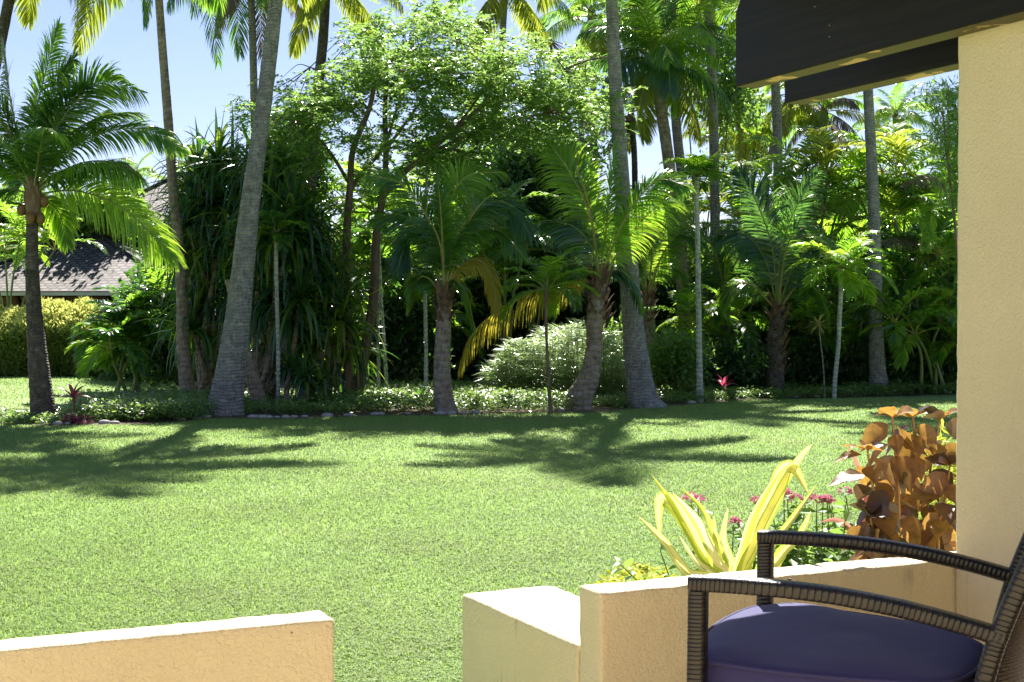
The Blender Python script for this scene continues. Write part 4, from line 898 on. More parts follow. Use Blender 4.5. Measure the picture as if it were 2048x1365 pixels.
coco_palm('coconut_palm', 'tall grey-ringed coconut palm in front of the pale sedge clump, right of centre', [(1294, 820, 86), (1285, 796, 62), (1276, 740, 52), (1265, 640, 43), (1256, 520, 38), (1248, 420, 33), (1240, 310, 30), (1232, 190, 27), (1227, 90, 25), (1223, 0, 24), (1219, -100, 22), (1215, -210, 21)], dD, M['trunk_grey'], 'coconut palms round the lawn', 16, 2.3, ('palm', 'palm', 'palm_dark', 'yellow'), 7, az0=.2)
dE = gd(788)
coco_palm('coconut_palm', 'grey coconut palm rising to the dark beams, nearest the stuccoed pillar', [(1760, 790, 56), (1757, 765, 38), (1753, 690, 30), (1751, 560, 26), (1748, 430, 24), (1742, 300, 22), (1736, 180, 20), (1730, 60, 19), (1726, -60, 18), (1722, -180, 18)], dE, M['trunk_grey'], 'coconut palms round the lawn', 17, 2.3, ('palm', 'palm', 'palm_dark'), 8)
# dark dead-looking fronds hanging at the top between the two left palms: another palm's crown behind
coco_palm('coconut_palm', 'far coconut palm with purple-grey fronds hanging into the sky, top left', [(520, 700, 18), (512, 400, 16), (506, 100, 15), (500, -40, 14), (498, -95, 14)], 30., M['trunk_far'], 'coconut palms behind the garden', 24, 2.3, ('dry', 'palm_dark', 'palm'), 9, old='dry', az0=2.2)
pB = bpy.data.objects['coconut_palm.002']; pX = bpy.data.objects['coconut_palm.004']
for i, (pp, mt, ro, L) in enumerate([([(312, -150), (250, -70), (192, 0), (156, 95, .2)], 'yellow', -55, .62), ([(314, -150), (300, -80), (292, -20), (290, 50, .1)], 'palm', 70, .4), ([(316, -150), (360, -110), (395, -60), (420, 0)], 'palm', 50, .5)]):
    px_frond(pB, np.array(pB.location), pp, dB, 700+i, mt, L, .022, ro, .8, 90)
for i, (pp, mt, ro, L) in enumerate([([(500, -100), (455, -90), (425, -10), (436, 125)], 'palm_dark', 70, .55), ([(500, -100), (480, -60), (474, 20), (480, 108)], 'palm_dark', 75, .5), ([(503, -100), (515, -40), (522, 40), (527, 128)], 'dry', 60, .4), ([(503, -100), (450, -120), (400, -60), (388, 20)], 'palm_dark', 50, .6)]):
    px_frond(pX, np.array(pX.location), pp, 30., 720+i, mt, L*1.3, .024, ro, .5, 80)
# young palms
dF = gd(828)
def young_palm(label, path, d, fr, seed, mat='trunk_brown', boot=(.5, 1.0, .1), group='young coconut palms in the planting bed'):
    b = W(path[0][0], path[0][1], d); b[2] = 0; t = thing('young_palm', label, 'palm tree', b, group)
    tr, top = trunk_obj(t, b, path, d, M[mat]); hz = top[2]
    fibre_boot(t, b, top*[1, 1, 0], hz-boot[0], hz+.05, boot[2], seed)
    for i, (pp, mt, ro, L, *k) in enumerate(fr): px_frond(t, b, pp, d, seed*20+i, mt, L, .026, ro, .6 if not k else k[0], 100, r0=.02, rach='rachis_y' if mt != 'palm_dark' else 'rachis')
    return t, b
young_palm('young coconut palm with a fibrous trunk and blue-green fronds, left of the pale sedge', [(897, 832, 50), (888, 800, 40), (884, 740, 34), (886, 680, 32), (888, 620, 28), (888, 590, 24)], dF, [
  ([(888, 600), (882, 500), (858, 440), (805, 370), (735, 350, -.3)], 'palm', 60, .62), ([(888, 600), (890, 470), (905, 390), (940, 350), (1005, 345, .3)], 'lime', -55, .5),
  ([(888, 600), (905, 500), (950, 425), (1010, 405), (1062, 470, -.3)], 'palm_dark', -35, .7), ([(888, 600), (905, 510), (950, 465), (1000, 462), (1045, 510, -.6)], 'palm', -30, .6),
  ([(888, 600), (870, 520), (845, 470), (815, 480), (795, 540, -.3)], 'palm_dark', 35, .6), ([(888, 605), (915, 540), (955, 520), (985, 560), (1000, 640, -.1)], 'gold', -30, .5, .9),
  ([(888, 600), (885, 480), (880, 400), (872, 330, .4)], 'palm', 70, .45), ([(888, 605), (860, 560), (835, 560), (815, 610, .2)], 'palm', 20, .5),
  ([(890, 600), (925, 470), (970, 400), (1020, 380, .7)], 'palm', -60, .55), ([(886, 605), (900, 560), (930, 580), (950, 660, .1)], 'palm', -20, .45, .9), ([(888, 600), (850, 480), (800, 430), (740, 440, .5)], 'palm_dark', 30, .55)], 31)
dG = gd(822)
young_palm('curved young coconut palm with an old yellow frond sweeping down to the left', [(1150, 826, 62), (1160, 795, 54), (1178, 755, 42), (1188, 700, 34), (1190, 640, 34), (1196, 590, 32), (1200, 560, 26)], dG, [
  ([(1198, 560), (1188, 470), (1168, 400), (1130, 330), (1098, 285, .3)], 'lime', 70, .62), ([(1200, 560), (1212, 460), (1222, 370), (1232, 290, .3)], 'palm', 75, .5),
  ([(1198, 580), (1170, 560), (1130, 565), (1060, 585), (990, 625), (940, 675), (918, 735, -.2)], 'gold', -15, .62, 2.2), ([(1202, 560), (1235, 470), (1275, 400), (1320, 360), (1372, 372, -.2)], 'palm', -50, .6),
  ([(1202, 565), (1240, 500), (1285, 440), (1330, 400), (1345, 395, .3)], 'lime', -50, .5), ([(1198, 565), (1180, 490), (1140, 450), (1085, 445, .4)], 'palm_dark', 45, .6),
  ([(1200, 560), (1180, 420), (1150, 330), (1110, 250, .8)], 'palm', 65, .5), ([(1198, 570), (1160, 530), (1120, 540), (1080, 590, .3)], 'palm', 25, .5), ([(1202, 565), (1230, 540), (1262, 560), (1285, 620, .4)], 'palm_dark', -25, .5)], 33, boot=(.75, 1, .13))
young_palm('young coconut palm with a reddish trunk directly right of the grey-ringed trunk', [(1306, 800, 34), (1303, 740, 28), (1300, 680, 25), (1297, 620, 22), (1296, 600, 20)], 26.5, [
  ([(1296, 600), (1285, 500), (1290, 420), (1315, 370, .2)], 'palm', 60, .7), ([(1296, 600), (1320, 520), (1355, 470), (1395, 480, -.2)], 'palm', -45, .7), ([(1296, 600), (1270, 520), (1240, 500), (1215, 540, .2)], 'palm_dark', 35, .6),
  ([(1296, 600), (1330, 540), (1362, 545), (1380, 600, .1)], 'palm', -25, .6), ([(1296, 600), (1275, 560), (1255, 590), (1245, 640, .1)], 'palm_dark', 25, .55), ([(1296, 600), (1310, 480), (1340, 420), (1375, 400, .4)], 'lime', -60, .6)], 35)
dH = 25.5
young_palm('stout young coconut palm with shaggy brown leaf bases and tall fronds, at the right', [(1552, 795, 40), (1550, 740, 34), (1551, 680, 33), (1555, 640, 30), (1556, 610, 24)], dH, [
  ([(1555, 620), (1545, 500), (1515, 410), (1480, 345, .2)], 'palm_dark', 70, .8), ([(1556, 620), (1560, 520), (1585, 430), (1635, 345, .2)], 'palm_dark', -70, .7), ([(1555, 620), (1530, 520), (1490, 470), (1440, 470, .2)], 'palm_dark', 45, .7),
  ([(1556, 620), (1590, 530), (1640, 490), (1690, 520, .2)], 'palm_dark', -40, .7), ([(1555, 622), (1500, 570), (1460, 580), (1430, 640, .2)], 'palm', 25, .6), ([(1556, 622), (1600, 570), (1640, 590), (1660, 650, .2)], 'palm', -25, .6),
  ([(1556, 620), (1572, 500), (1600, 460), (1640, 450, .5)], 'palm', -60, .5)], 37, 'trunk_dark', boot=(1.3, 1, .15))
young_palm('dark young palm between the white-stemmed areca and the shaggy palm', [(1445, 780, 36), (1447, 700, 32), (1450, 620, 28)], 28., [
  ([(1450, 625), (1440, 540), (1415, 480), (1375, 470, .2)], 'palm', 55, .7), ([(1450, 625), (1465, 540), (1500, 490), (1545, 500, .2)], 'palm_dark', -45, .7), ([(1450, 625), (1430, 570), (1395, 560), (1370, 610, .2)], 'palm_dark', 30, .6),
  ([(1450, 625), (1485, 570), (1520, 580), (1540, 640)], 'palm', -30, .6), ([(1450, 625), (1450, 520), (1458, 450, .2)], 'lime', 60, .6)], 39, 'trunk_dark')

# slim areca palms with bare poles
def areca(label, path, d, nf, L, seed, mats=('lime',), mat='trunk_white', cname='areca_palm', leaf=.24, e=(70, 10), lw=.036, group='slim areca palms'):
    b = W(path[0][0], path[0][1], d); b[2] = 0; t = thing(cname, label, 'palm tree', b, group); tr, top = trunk_obj(t, b, path, d, M[mat], 0, sides=10); rng = np.random.default_rng(seed)
    for i in range(nf):
        el = e[0]+(e[1]-e[0])*i/max(nf-1, 1); P = rotz(arc(el, 75, L*rng.uniform(.85, 1.1), 18), i*2.4+rng.uniform(-.3, .3))+top; mb = MB(); frond(mb, P, rng, 30, leaf, lw, 58, 30, .25, .5, .22, 0, 0, 1, .012, 3, 'areca'); mb.build('frond', [M[mats[i % len(mats)]], M['rachis']], t, b)
    return t
areca('slim areca palm with a white straight stem and a bright starry crown', [(1400, 808, 15), (1399, 740, 13), (1397, 600, 11), (1395, 460, 10), (1393, 400, 10), (1394, 355, 12)], gd(806), 14, .62, 61, ('lime', 'palm'), leaf=.30)
areca('bright green areca palm with a slender ringed stem beside the yellow starburst', [(1668, 796, 9), (1670, 760, 9), (1676, 700, 9), (1679, 640, 9), (1682, 570, 10), (1682, 540, 11)], gd(797), 17, .95, 62, ('lime', 'lime', 'palm'), leaf=.34, e=(78, -5))
areca('dark thin areca sapling with a feathery crown in front of the sedge clump', [(1101, 828, 9), (1099, 790, 7), (1095, 720, 6), (1092, 640, 6), (1092, 580, 7)], gd(828), 13, .85, 63, ('palm', 'palm', 'lime'), 'bark', leaf=.26, e=(80, 0))
areca('left one of two thin lichened poles beside the forked tree', [(757, 800, 8), (757, 700, 7), (755, 560, 6), (752, 430, 6)], gd(803), 11, .8, 64, ('palm', 'lime'), leaf=.26)
areca('right one of two thin lichened poles, leaning left', [(775, 800, 8), (769, 700, 7), (762, 590, 6), (757, 480, 6)], gd(800), 11, .75, 65, ('lime', 'palm_dark'), leaf=.26)
areca('thin white pole palm just left of the fibrous young palm', [(852, 802, 9), (852, 700, 8), (850, 560, 7), (852, 420, 6), (854, 330, 6)], gd(803), 13, .8, 66, ('palm', 'palm_dark'), leaf=.26)
areca('thin pale pole palm among the pandanus leaves', [(557, 815, 9), (556, 700, 8), (553, 560, 8), (552, 470, 8)], gd(818), 11, .7, 67, ('palm_dark', 'palm'), leaf=.24)
# areca clumps: many curved stems springing from one root, feathery fronds
def areca_clump(label, px, py, d, heads, L, seed, mats=('lime', 'palm'), nf=8, leaf=.30, sl=.75, zb=None):
    L *= 1.2
    rng = np.random.default_rng(seed); b = W(px, py, d); b[2] = 0; t = thing('areca_clump', label, 'palm clump', b, 'areca clumps in the shade'); 
    for i, (hx, hy) in enumerate(heads):
        e = W(hx, hy, d+rng.uniform(-.5, .5)); P = spline([b+np.array([rng.normal(0, .15), rng.normal(0, .15), 0]), (b*.45+e*.55)+np.array([0, 0, .15])-np.array([(e[0]-b[0])*.2, 0, 0]), e], 16); ms = MB(); ms.tube(P, np.linspace(.035, .022, 16), 0, 7); ms.build('stem', M['rachis'], t, b, True)
        for k in range(nf):
            el = 78-85*k/nf; Q = rotz(arc(el, 80, L*rng.uniform(.8, 1.15), 16), k*2.4+rng.uniform(-.4, .4)+i)+e; mb = MB(); frond(mb, Q, rng, 30, leaf*1.2, .045, 58, 28, .3, .6, .2, 0, 0, 1, .012, 3, 'areca'); mb.build('frond', [M[mats[(i+k) % len(mats)]], M['rachis_y']], t, b)
    return t
areca_clump('dark areca clump at the end of the yellow-green hedge', 270, 775, 27., [(238, 660), (272, 630), (322, 600), (250, 700), (300, 690)], .85, 71, ('palm', 'palm_dark', 'palm_dark'), 8)
areca_clump('bright areca clump against the sky, left of the palm trunk near the pillar', 1620, 780, 28.6, [(1570, 400), (1610, 360), (1655, 350), (1680, 400), (1620, 460)], 1.25, 72, ('lime', 'lime', 'palm', 'yellow'), 8, .42)
areca_clump('bright areca clump right of the palm trunk near the pillar', 1800, 780, 28.6, [(1715, 380), (1765, 345), (1815, 360), (1860, 420), (1790, 450)], 1.25, 73, ('lime', 'lime', 'palm', 'yellow'), 8, .42)
areca_clump('shaded areca clump just left of the pillar', 1880, 770, 27., [(1840, 540), (1880, 510), (1915, 540), (1860, 600), (1820, 600)], 1.05, 74, ('palm', 'palm_dark', 'lime'), 8)
areca_clump('areca clump glowing yellow-green behind the two lichened poles', 720, 770, 29., [(640, 430), (690, 400), (740, 410), (790, 440), (820, 470)], 1.1, 75, ('lime', 'lime', 'palm'), 8)
areca_clump('areca clump low behind the forked tree', 800, 770, 28., [(770, 560), (820, 540), (860, 520), (720, 540), (670, 540)], 1.0, 76, ('palm', 'lime', 'palm_dark', 'yellow'), 7)
areca_clump('dark areca clump behind the sedge clump', 1080, 760, 29., [(1040, 520), (1090, 490), (1130, 520), (1160, 560), (1010, 560)], 1.0, 77, ('palm_dark', 'palm', 'palm_dark'), 7)
areca_clump('areca clump between the white-stemmed areca and the shaggy palm', 1480, 780, 29.5, [(1430, 560), (1480, 540), (1520, 570), (1350, 560)], .95, 78, ('palm', 'lime', 'palm_dark'), 7)
areca_clump('areca clump in deep shade behind the yellow starburst', 1700, 780, 29., [(1620, 560), (1660, 600), (1720, 590), (1770, 560), (1800, 590)], 1.0, 79, ('palm_dark', 'palm', 'palm_dark'), 7)
areca_clump('areca clump left of the brown house, lit from behind', 15, 745, 37., [(-20, 520), (10, 500), (40, 480), (110, 500)], 1.3, 80, ('lime', 'palm'), 7)

# pandanus: heads of long hanging strap leaves
def pandanus(label, base, d, heads, seed, L=1.0, light=.2, nl=64):
    rng = np.random.default_rng(seed); b = W(base[0], base[1], d); b[2] = 0; t = thing('pandanus', label, 'pandanus', b, 'pandanus with hanging strap leaves')
    for i, (hx, hy, *s_) in enumerate(heads):
        e = W(hx, hy, d+rng.uniform(-.45, .45)); 
        m_ = (b*.5+e*.5)+np.array([rng.normal(0, .12), rng.normal(0, .12), -.1]); P = spline([b+rng.normal(0, .12, 3)*[1, 1, 0], m_, e], 20); ms = MB(); ms.tube(P, np.linspace(.06, .03, 20), 0, 8); ms.build('branch', M['trunk_brown'], t, b, True)
        k = s_[0] if s_ else nl; n = k; j = np.arange(n); az = j*2.39996+rng.uniform(-.2, .2, n); el = np.radians(88-120*(j/n)**.8+rng.normal(0, 6, n)); ln = L*rng.uniform(.7, 1.15, n); sg = 9
        d_ = np.stack([np.cos(az)*np.cos(el), np.sin(az)*np.cos(el), np.sin(el)], 1); cur = np.repeat(e[None], n, 0); pts = [cur]; gg = np.where(rng.random(n) < .6, rng.uniform(.8, 1.7, n), rng.uniform(.05, .5, n))[:, None]
        for q in range(sg): d_ = nrm(d_+np.array([0, 0, -1.])*gg*(.05+.06*q)); cur = cur+d_*(ln/sg)[:, None]; pts.append(cur)
        PP = np.stack(pts, 1); hz = np.stack([-np.sin(az), np.cos(az), np.zeros(n)], 1); w_ = np.array([.6, .9, 1, 1, .95, .85, .7, .5, .28, .03])*.032; Nv = nrm(np.cross(hz[:, None], nrm(np.gradient(PP, axis=1)))); lt = rng.random(n) < light
        mb = MB()
        for mi, sel in ((0, ~lt), (1, lt)):
            if sel.any(): mb.strips(PP[sel], hz[sel][:, None]*w_[None, :, None], mi, .5, Nv[sel])
        mb.build('leaf_head', [M['strap'], M['strap_l']], t, b)
pandanus('tallest pandanus against the sky, left of the thick leaning trunk', (415, 800), 23.8, [(400, 350), (435, 325), (465, 350), (385, 400), (430, 410), (470, 430), (395, 400), (375, 450), (395, 470), (440, 500), (480, 520), (375, 520), (420, 570), (400, 620), (450, 640), (480, 590), (385, 660)], 81, 1.08, .25)
pandanus('pandanus right of the thick leaning trunk, on a bent brown stem', (525, 820), 22.5, [(510, 330), (545, 400), (560, 360), (590, 430), (530, 480), (575, 520), (540, 600), (600, 600), (560, 680), (530, 560), (600, 500), (510, 650), (580, 640), (550, 470)], 82, 1.08, .2)
pandanus('backlit pandanus with pale blades at the foot of the forked tree', (640, 815), 23.2, [(630, 500), (660, 560), (620, 620), (680, 640), (650, 690), (700, 700), (600, 700), (640, 560), (690, 590), (620, 450), (665, 740)], 83, 1.0, .5)
pandanus('low dark pandanus at the edge of the lawn between the two big trunks', (590, 828), 21.8, [(580, 740, 34), (610, 760, 30), (640, 770, 26)], 84, .55, .1)
# brown bent stem beside the thick palm
b = W(518, 818, 21.5); b[2] = 0; t = thing('leaning_trunk', 'bent brown pandanus stem just right of the thick leaning palm trunk', 'tree trunk', b); trunk_obj(t, b, [(524, 822, 40), (512, 780, 30), (496, 730, 28), (482, 670, 24), (470, 610, 18), (455, 560, 12)], 21.5, M['trunk_brown'])

# forked broad-leaved tree in the middle
dT = gd(806)
b = W(705, 806, dT); b[2] = 0; tt = thing('broadleaf_tree', 'spreading fine-leaved tree with dark forked stems in the middle', 'tree', b)
ends = []
def limb(path, w0, w1, off=0, keep=True, name='branch'):
    n = len(path); rows = [[*W(p[0], p[1], dT+off*(i/(n-1))+(p[2] if len(p) > 2 else 0)), (w0+(w1-w0)*i/(n-1))/2/F*dT] for i, p in enumerate(path)]
    q = spline(rows, 30); mb = MB(); mb.tube(q[:, :3], q[:, 3], 0, 9); mb.build(name, M['bark'], tt, b, True); 
    for k in (.45, .65, .85, 1.0): ends.append(q[min(29, int(k*29)), :3])
limb([(694, 812), (698, 700), (692, 560), (694, 460), (700, 380), (706, 300), (738, 220), (752, 150)], 22, 8, -.3, name='trunk')
limb([(712, 812), (730, 700), (748, 590), (752, 480), (764, 400), (772, 320), (770, 220), (776, 130)], 24, 8, .5, name='trunk')
limb([(760, 400), (800, 355), (850, 310), (905, 265), (960, 215), (1020, 180)], 12, 5, -1.0); limb([(850, 312), (905, 285), (960, 262), (1030, 240), (1100, 225)], 8, 4, -.6)
limb([(700, 380), (730, 340), (770, 290), (800, 200), (840, 120)], 9, 4, 1.0); limb([(700, 370), (670, 320), (640, 280), (600, 250), (560, 235)], 8, 3, -.8)
limb([(738, 220), (700, 180), (660, 150), (620, 135)], 6, 3, .6); limb([(772, 300), (830, 220), (880, 150), (920, 80)], 7, 3, .4); limb([(960, 215), (1010, 140), (1060, 100), (1100, 80)], 5, 3, 1.0); limb([(905, 265), (960, 190), (1000, 120)], 6, 3, -1.4); limb([(1020, 180), (1100, 150), (1180, 120), (1225, 115)], 5, 3, -.4)
rng = np.random.default_rng(90)
canopy = []
# clumps: (px0, px1, py0, py1, count, clump px radius)
for (x0, x1, y0, y1, k) in [(560, 640, 150, 230, 10), (590, 700, 190, 290, 20), (690, 800, 60, 190, 34), (640, 740, 120, 230, 22), (760, 880, 20, 150, 30), (780, 900, 120, 270, 34), (860, 960, 10, 140, 24), (880, 1000, 110, 260, 36), (960, 1090, 80, 200, 32), (980, 1100, 180, 270, 26), (1060, 1200, 110, 210, 30), (1100, 1230, 180, 260, 20), (480, 540, 200, 235, 5), (540, 620, 240, 310, 12), (560, 640, 300, 350, 8), (700, 800, 260, 330, 12), (820, 930, 290, 340, 16), (900, 980, 250, 330, 14), (1030, 1130, 250, 290, 12), (690, 760, 330, 380, 7)]:
    for _ in range(int(k*.85)):
        canopy.append(W(rng.uniform(x0, x1), rng.uniform(y0, y1), dT+rng.uniform(-1.7, 1.7)))
canopy = np.array(canopy); ne = np.array(ends)
# twigs from the nearest limb point to each clump, in one mesh per side of the crown
tw = MB()
for c in canopy:
    dd = np.linalg.norm(ne-c, axis=1); a = ne[int(dd.argmin())]; P = spline([a, (a+c)/2+rng.normal(0, .06, 3), c], 7); tw.tube(P, np.linspace(.010, .003, 7), 0, 4, False)
cat(tw.build('twigs', M['bark'], tt, b), None, None, None, 'stuff')
# each clump: flat sprays of small leaflets
mb = MB()
for c in canopy:
    ns = 13; az = rng.uniform(0, 6.28, ns); sp_dir = nrm(np.stack([np.cos(az), np.sin(az), rng.normal(.0, .35, ns)], 1)); ln = rng.uniform(.18, .42, ns)
    for s_ in range(ns):
        k = 16; u = np.linspace(.12, 1, k); p = c+rng.normal(0, .09, 3)+sp_dir[s_]*(u*ln[s_])[:, None]-np.array([0, 0, 1.])*(u**2*ln[s_]*rng.uniform(.1, .5))[:, None]
        sd_ = nrm(np.cross(sp_dir[s_], [0, 0, 1.]))*np.where(np.arange(k) % 2, 1, -1)[:, None]
        d_ = nrm(sd_+sp_dir[s_]*.7+rng.normal(0, .25, (k, 3))-np.array([0, 0, .15])); L = rng.uniform(.055, .1, k); mb.diamonds(p, d_, nrm(np.array([0, 0, 1.])+rng.normal(0, .45, (k, 3))), L, L*.5, 0, .1)
mb.build('foliage', M['tree'], tt, b)

# tall background palms
far = 'coconut palms behind the garden'
coco_palm('coconut_palm', 'far coconut palm at the top centre with fronds hanging over the round tree crown', [(1004, 560, 15), (1003, 340, 14), (1000, 240, 14), (1004, 100, 13), (1010, -10, 13), (1012, -30, 13)], 33., M['trunk_far'], far, 17, 1.95, ('palm', 'yellow', 'palm_dark'), 11, old='yellow')
coco_palm('coconut_palm', 'coconut palm with a dark stout trunk rising behind the tree crown, left of centre', [(604, 700, 34), (612, 500, 30), (622, 340, 26), (634, 200, 22), (646, 80, 20), (652, -10, 18), (656, -50, 18)], 27., M['trunk_dark'], far, 17, 1.7, ('palm', 'yellow', 'palm_dark'), 12, old='yellow')
coco_palm('coconut_palm', 'full-crowned coconut palm high behind the grey-ringed trunk', [(1372, 700, 27), (1362, 500, 25), (1345, 380, 24), (1330, 270, 23), (1318, 190, 24), (1312, 120, 26)], 27.5, M['trunk_brown'], far, 30, 1.95, ('palm', 'palm_dark', 'palm_dark', 'lime'), 13, old='yellow')
coco_palm('coconut_palm', 'thin coconut palm seen left of the grey-ringed trunk with a yellow hanging frond', [(1180, 640, 13), (1172, 400, 12), (1165, 300, 11), (1160, 225, 10), (1158, 190, 10)], 33., M['trunk_far'], far, 13, 1.1, ('yellow', 'palm', 'lime'), 14, old='yellow')
coco_palm('coconut_palm', 'coconut palm between the full crown and the beam end, running out at the top', [(1428, 640, 22), (1430, 480, 20), (1428, 300, 19), (1424, 150, 19), (1415, 0, 18), (1410, -90, 18), (1408, -120, 17)], 29., M['trunk_far'], far, 17, 2.0, ('palm', 'dry', 'yellow', 'palm'), 15, old='dry')
coco_palm('coconut_palm', 'coconut palm standing right under the end of the hidden beam', [(1560, 640, 20), (1558, 480, 19), (1556, 330, 19), (1554, 240, 19), (1550, 150, 18), (1548, 60, 18), (1546, 20, 18)], 32., M['trunk_far'], far, 17, 1.9, ('palm', 'yellow', 'palm'), 16, old='yellow')
coco_palm('coconut_palm', 'leaning far palm with yellowed hanging fronds, below the beam end', [(1530, 520, 13), (1532, 400, 12), (1540, 320, 12), (1555, 250, 11), (1580, 190, 11)], 40., M['trunk_far'], far, 16, 1.8, ('yellow', 'palm', 'lime'), 17, old='yellow')
coco_palm('coconut_palm', 'far palm with brown drooping fronds midway between the beam end and the pillar', [(1640, 520, 13), (1642, 400, 12), (1645, 300, 12), (1648, 225, 12)], 41., M['trunk_far'], far, 19, 1.9, ('palm', 'yellow', 'dry', 'palm'), 18, old='dry')
coco_palm('coconut_palm', 'small far coconut palm alone against the sky, next to the pillar', [(1800, 480, 11), (1798, 380, 10), (1796, 300, 9), (1792, 235, 10)], 50., M['trunk_far'], far, 19, 1.6, ('palm', 'palm', 'palm_dark', 'lime'), 19, old='palm')
coco_palm('coconut_palm', 'far palm with bright fronds seen low between the beam end and the full crown', [(1485, 560, 12), (1484, 420, 11), (1482, 300, 11), (1480, 250, 11)], 42., M['trunk_far'], far, 16, 1.7, ('lime', 'palm', 'yellow'), 20, old='yellow')
coco_palm('coconut_palm', 'far palm with bright fronds at the top, just left of the ringed trunk', [(1190, 560, 14), (1188, 300, 13), (1186, 100, 12), (1184, 30, 12)], 38., M['trunk_far'], far, 16, 2.0, ('lime', 'palm', 'lime'), 21, old='yellow')
coco_palm('coconut_palm', 'distant pale palm top between the two left trunks', [(380, 480, 10), (380, 380, 9), (381, 325, 9)], 55., M['trunk_far'], far, 13, 1.1, ('lime', 'palm'), 22, old='palm')
coco_palm('coconut_palm', 'distant pale palm top just right of the short palm crown', [(270, 500, 9), (270, 400, 9), (268, 355, 9)], 60., M['trunk_far'], far, 13, 1.5, ('palm', 'lime'), 23, old='palm')
coco_palm('coconut_palm', 'far palm seen through the forked tree, with thin grey trunk', [(948, 560, 10), (947, 420, 10), (946, 300, 9), (948, 250, 9)], 45., M['trunk_far'], far, 14, 1.7, ('palm', 'palm_dark'), 24, old='yellow')
coco_palm('coconut_palm', 'thin reddish far palm trunk right of the grey-ringed trunk', [(1272, 640, 13), (1270, 400, 12), (1268, 300, 12), (1262, 240, 12)], 33., M['trunk_dark'], far, 13, 1.1, ('palm', 'orange', 'palm_dark'), 25, old='yellow')
coco_palm('coconut_palm', 'broad grey far trunk behind the young palm fronds, right of the ringed trunk', [(1372, 640, 22), (1372, 500, 20), (1366, 380, 20), (1352, 240, 19), (1345, 60, 18), (1342, -60, 18)], 31., M['trunk_far'], far, 16, 1.9, ('palm', 'yellow', 'palm_dark'), 26, old='yellow')
areca_clump('low bright areca clump behind the white-stemmed areca, waist high', 1430, 780, 26.5, [(1420, 660), (1470, 640), (1380, 650)], .9, 180, ('palm', 'lime', 'palm'), 8)
areca_clump('low broad-fronded areca clump between the starburst and the pillar palm', 1720, 780, 27.5, [(1700, 660), (1740, 640), (1650, 680), (1600, 660)], .95, 181, ('palm', 'lime', 'palm_dark'), 8)
areca_clump('low areca clump at the bed edge close to the pillar', 1860, 775, 26.2, [(1830, 670), (1880, 650), (1905, 690), (1790, 650)], .95, 182, ('palm', 'lime', 'palm'), 8)
areca_clump('low lit areca clump between the lichened poles and the fibrous young palm', 810, 780, 28.0, [(790, 650), (830, 630), (870, 650)], .9, 183, ('palm', 'palm', 'palm_dark'), 8)
areca_clump('drooping areca clump beside the slender brown-footed palm', 235, 765, 26.5, [(222, 700), (262, 690), (310, 680)], .75, 184, ('palm', 'lime', 'palm_dark'), 8)
areca_clump('areca clump filling the view between the two large young palms', 1010, 770, 28.5, [(960, 480), (1010, 440), (1050, 500)], 1.0, 185, ('palm', 'lime', 'palm'), 8)
areca_clump('lit areca clump high behind the white-stemmed areca', 1400, 770, 30., [(1380, 430), (1440, 420), (1480, 450), (1350, 470)], 1.0, 186, ('lime', 'palm', 'yellow'), 8)
# big extra fronds in the right middle distance
tq = areca_clump('tall palm clump whose long pale fronds arch towards the pillar', 1850, 780, 27.5, [(1790, 440), (1880, 420)], 1.2, 86, ('palm', 'lime'), 5)
bq = np.array(tq.location)
for i, (pp, mt) in enumerate([([(1800, 350), (1830, 300), (1870, 292), (1925, 330)], 'lime'), ([(1770, 400), (1820, 360), (1870, 355), (1920, 400)], 'dry'), ([(1740, 490), (1790, 478), (1840, 480), (1880, 520)], 'dry')]):
    px_frond(tq, bq, pp, 27.3, 400+i, mt, .42, .03, -30, .9, 60)

# background leafy trees and shrubs
bush('dark broad-leaved tree standing tall behind the centre', blob(1010, 1130, 300, 560, 60), 30., 91, 'shrub', 330, .15, .5, .3, 3, 'dark_tree', 'tree')
bush('leafy tree top beside the pillar with long narrow leaves against the sky', blob(1870, 1960, 180, 300, 26)+blob(1900, 1960, 290, 420, 24), 20., 92, 'bush', 120, .14, .16, .14, 3, 'bamboo_like_tree', 'tree')
bush('broad dark leaves between the short left palm and the house roof', blob(-40, 150, 400, 480, 34)+blob(150, 260, 400, 450, 14), 42., 93, 'bush', 200, .26, .5, .4, 3, 'dark_tree', 'tree')
bush('leafy shrub at the foot of the grey-ringed trunk, right side', blob(1310, 1400, 680, 780, 26), 24.5, 94, 'bush', 200, .09, .45, .16, 3)
bush('shaded shrub between the white stem and the shaggy palm', blob(1410, 1530, 690, 780, 30), 26., 95, 'shrub', 200, .12, .4, .18, 3)
bush('glossy shrub low beside the pillar', blob(1800, 1960, 640, 775, 46), 27., 96, 'shrub', 220, .12, .4, .2, 3)
bush('shaded shrub behind the slender stems of the yellow starburst', blob(1590, 1740, 690, 780, 34), 27.5, 97, 'shrub', 200, .13, .35, .2, 3)
bush('dark shrub behind the two lichened poles', blob(720, 860, 600, 740, 40), 28., 98, 'shrub', 200, .13, .4, .2, 3)
bush('dark shrub mass behind the slender brown-footed palm', blob(300, 470, 560, 740, 56), 27.5, 99, 'shrub', 220, .13, .4, .24, 3)
bush('leafy tree at the top behind the full-crowned palm', blob(1240, 1480, 0, 80, 24)+blob(1380, 1500, 80, 240, 20), 36., 100, 'bush', 150, .2, .45, .4, 3, 'background_tree', 'tree')
bush('olive leafy tree filling the gap below the forked tree crown', blob(850, 1000, 300, 420, 24)+blob(1020, 1200, 260, 330, 22), 34., 101, 'bush', 170, .16, .45, .3, 3, 'background_tree', 'tree')
bush('leafy tree crown behind the palms under the beam end', blob(1450, 1560, 250, 340, 18), 44., 102, 'bush', 130, .2, .45, .4, 3, 'background_tree', 'tree')
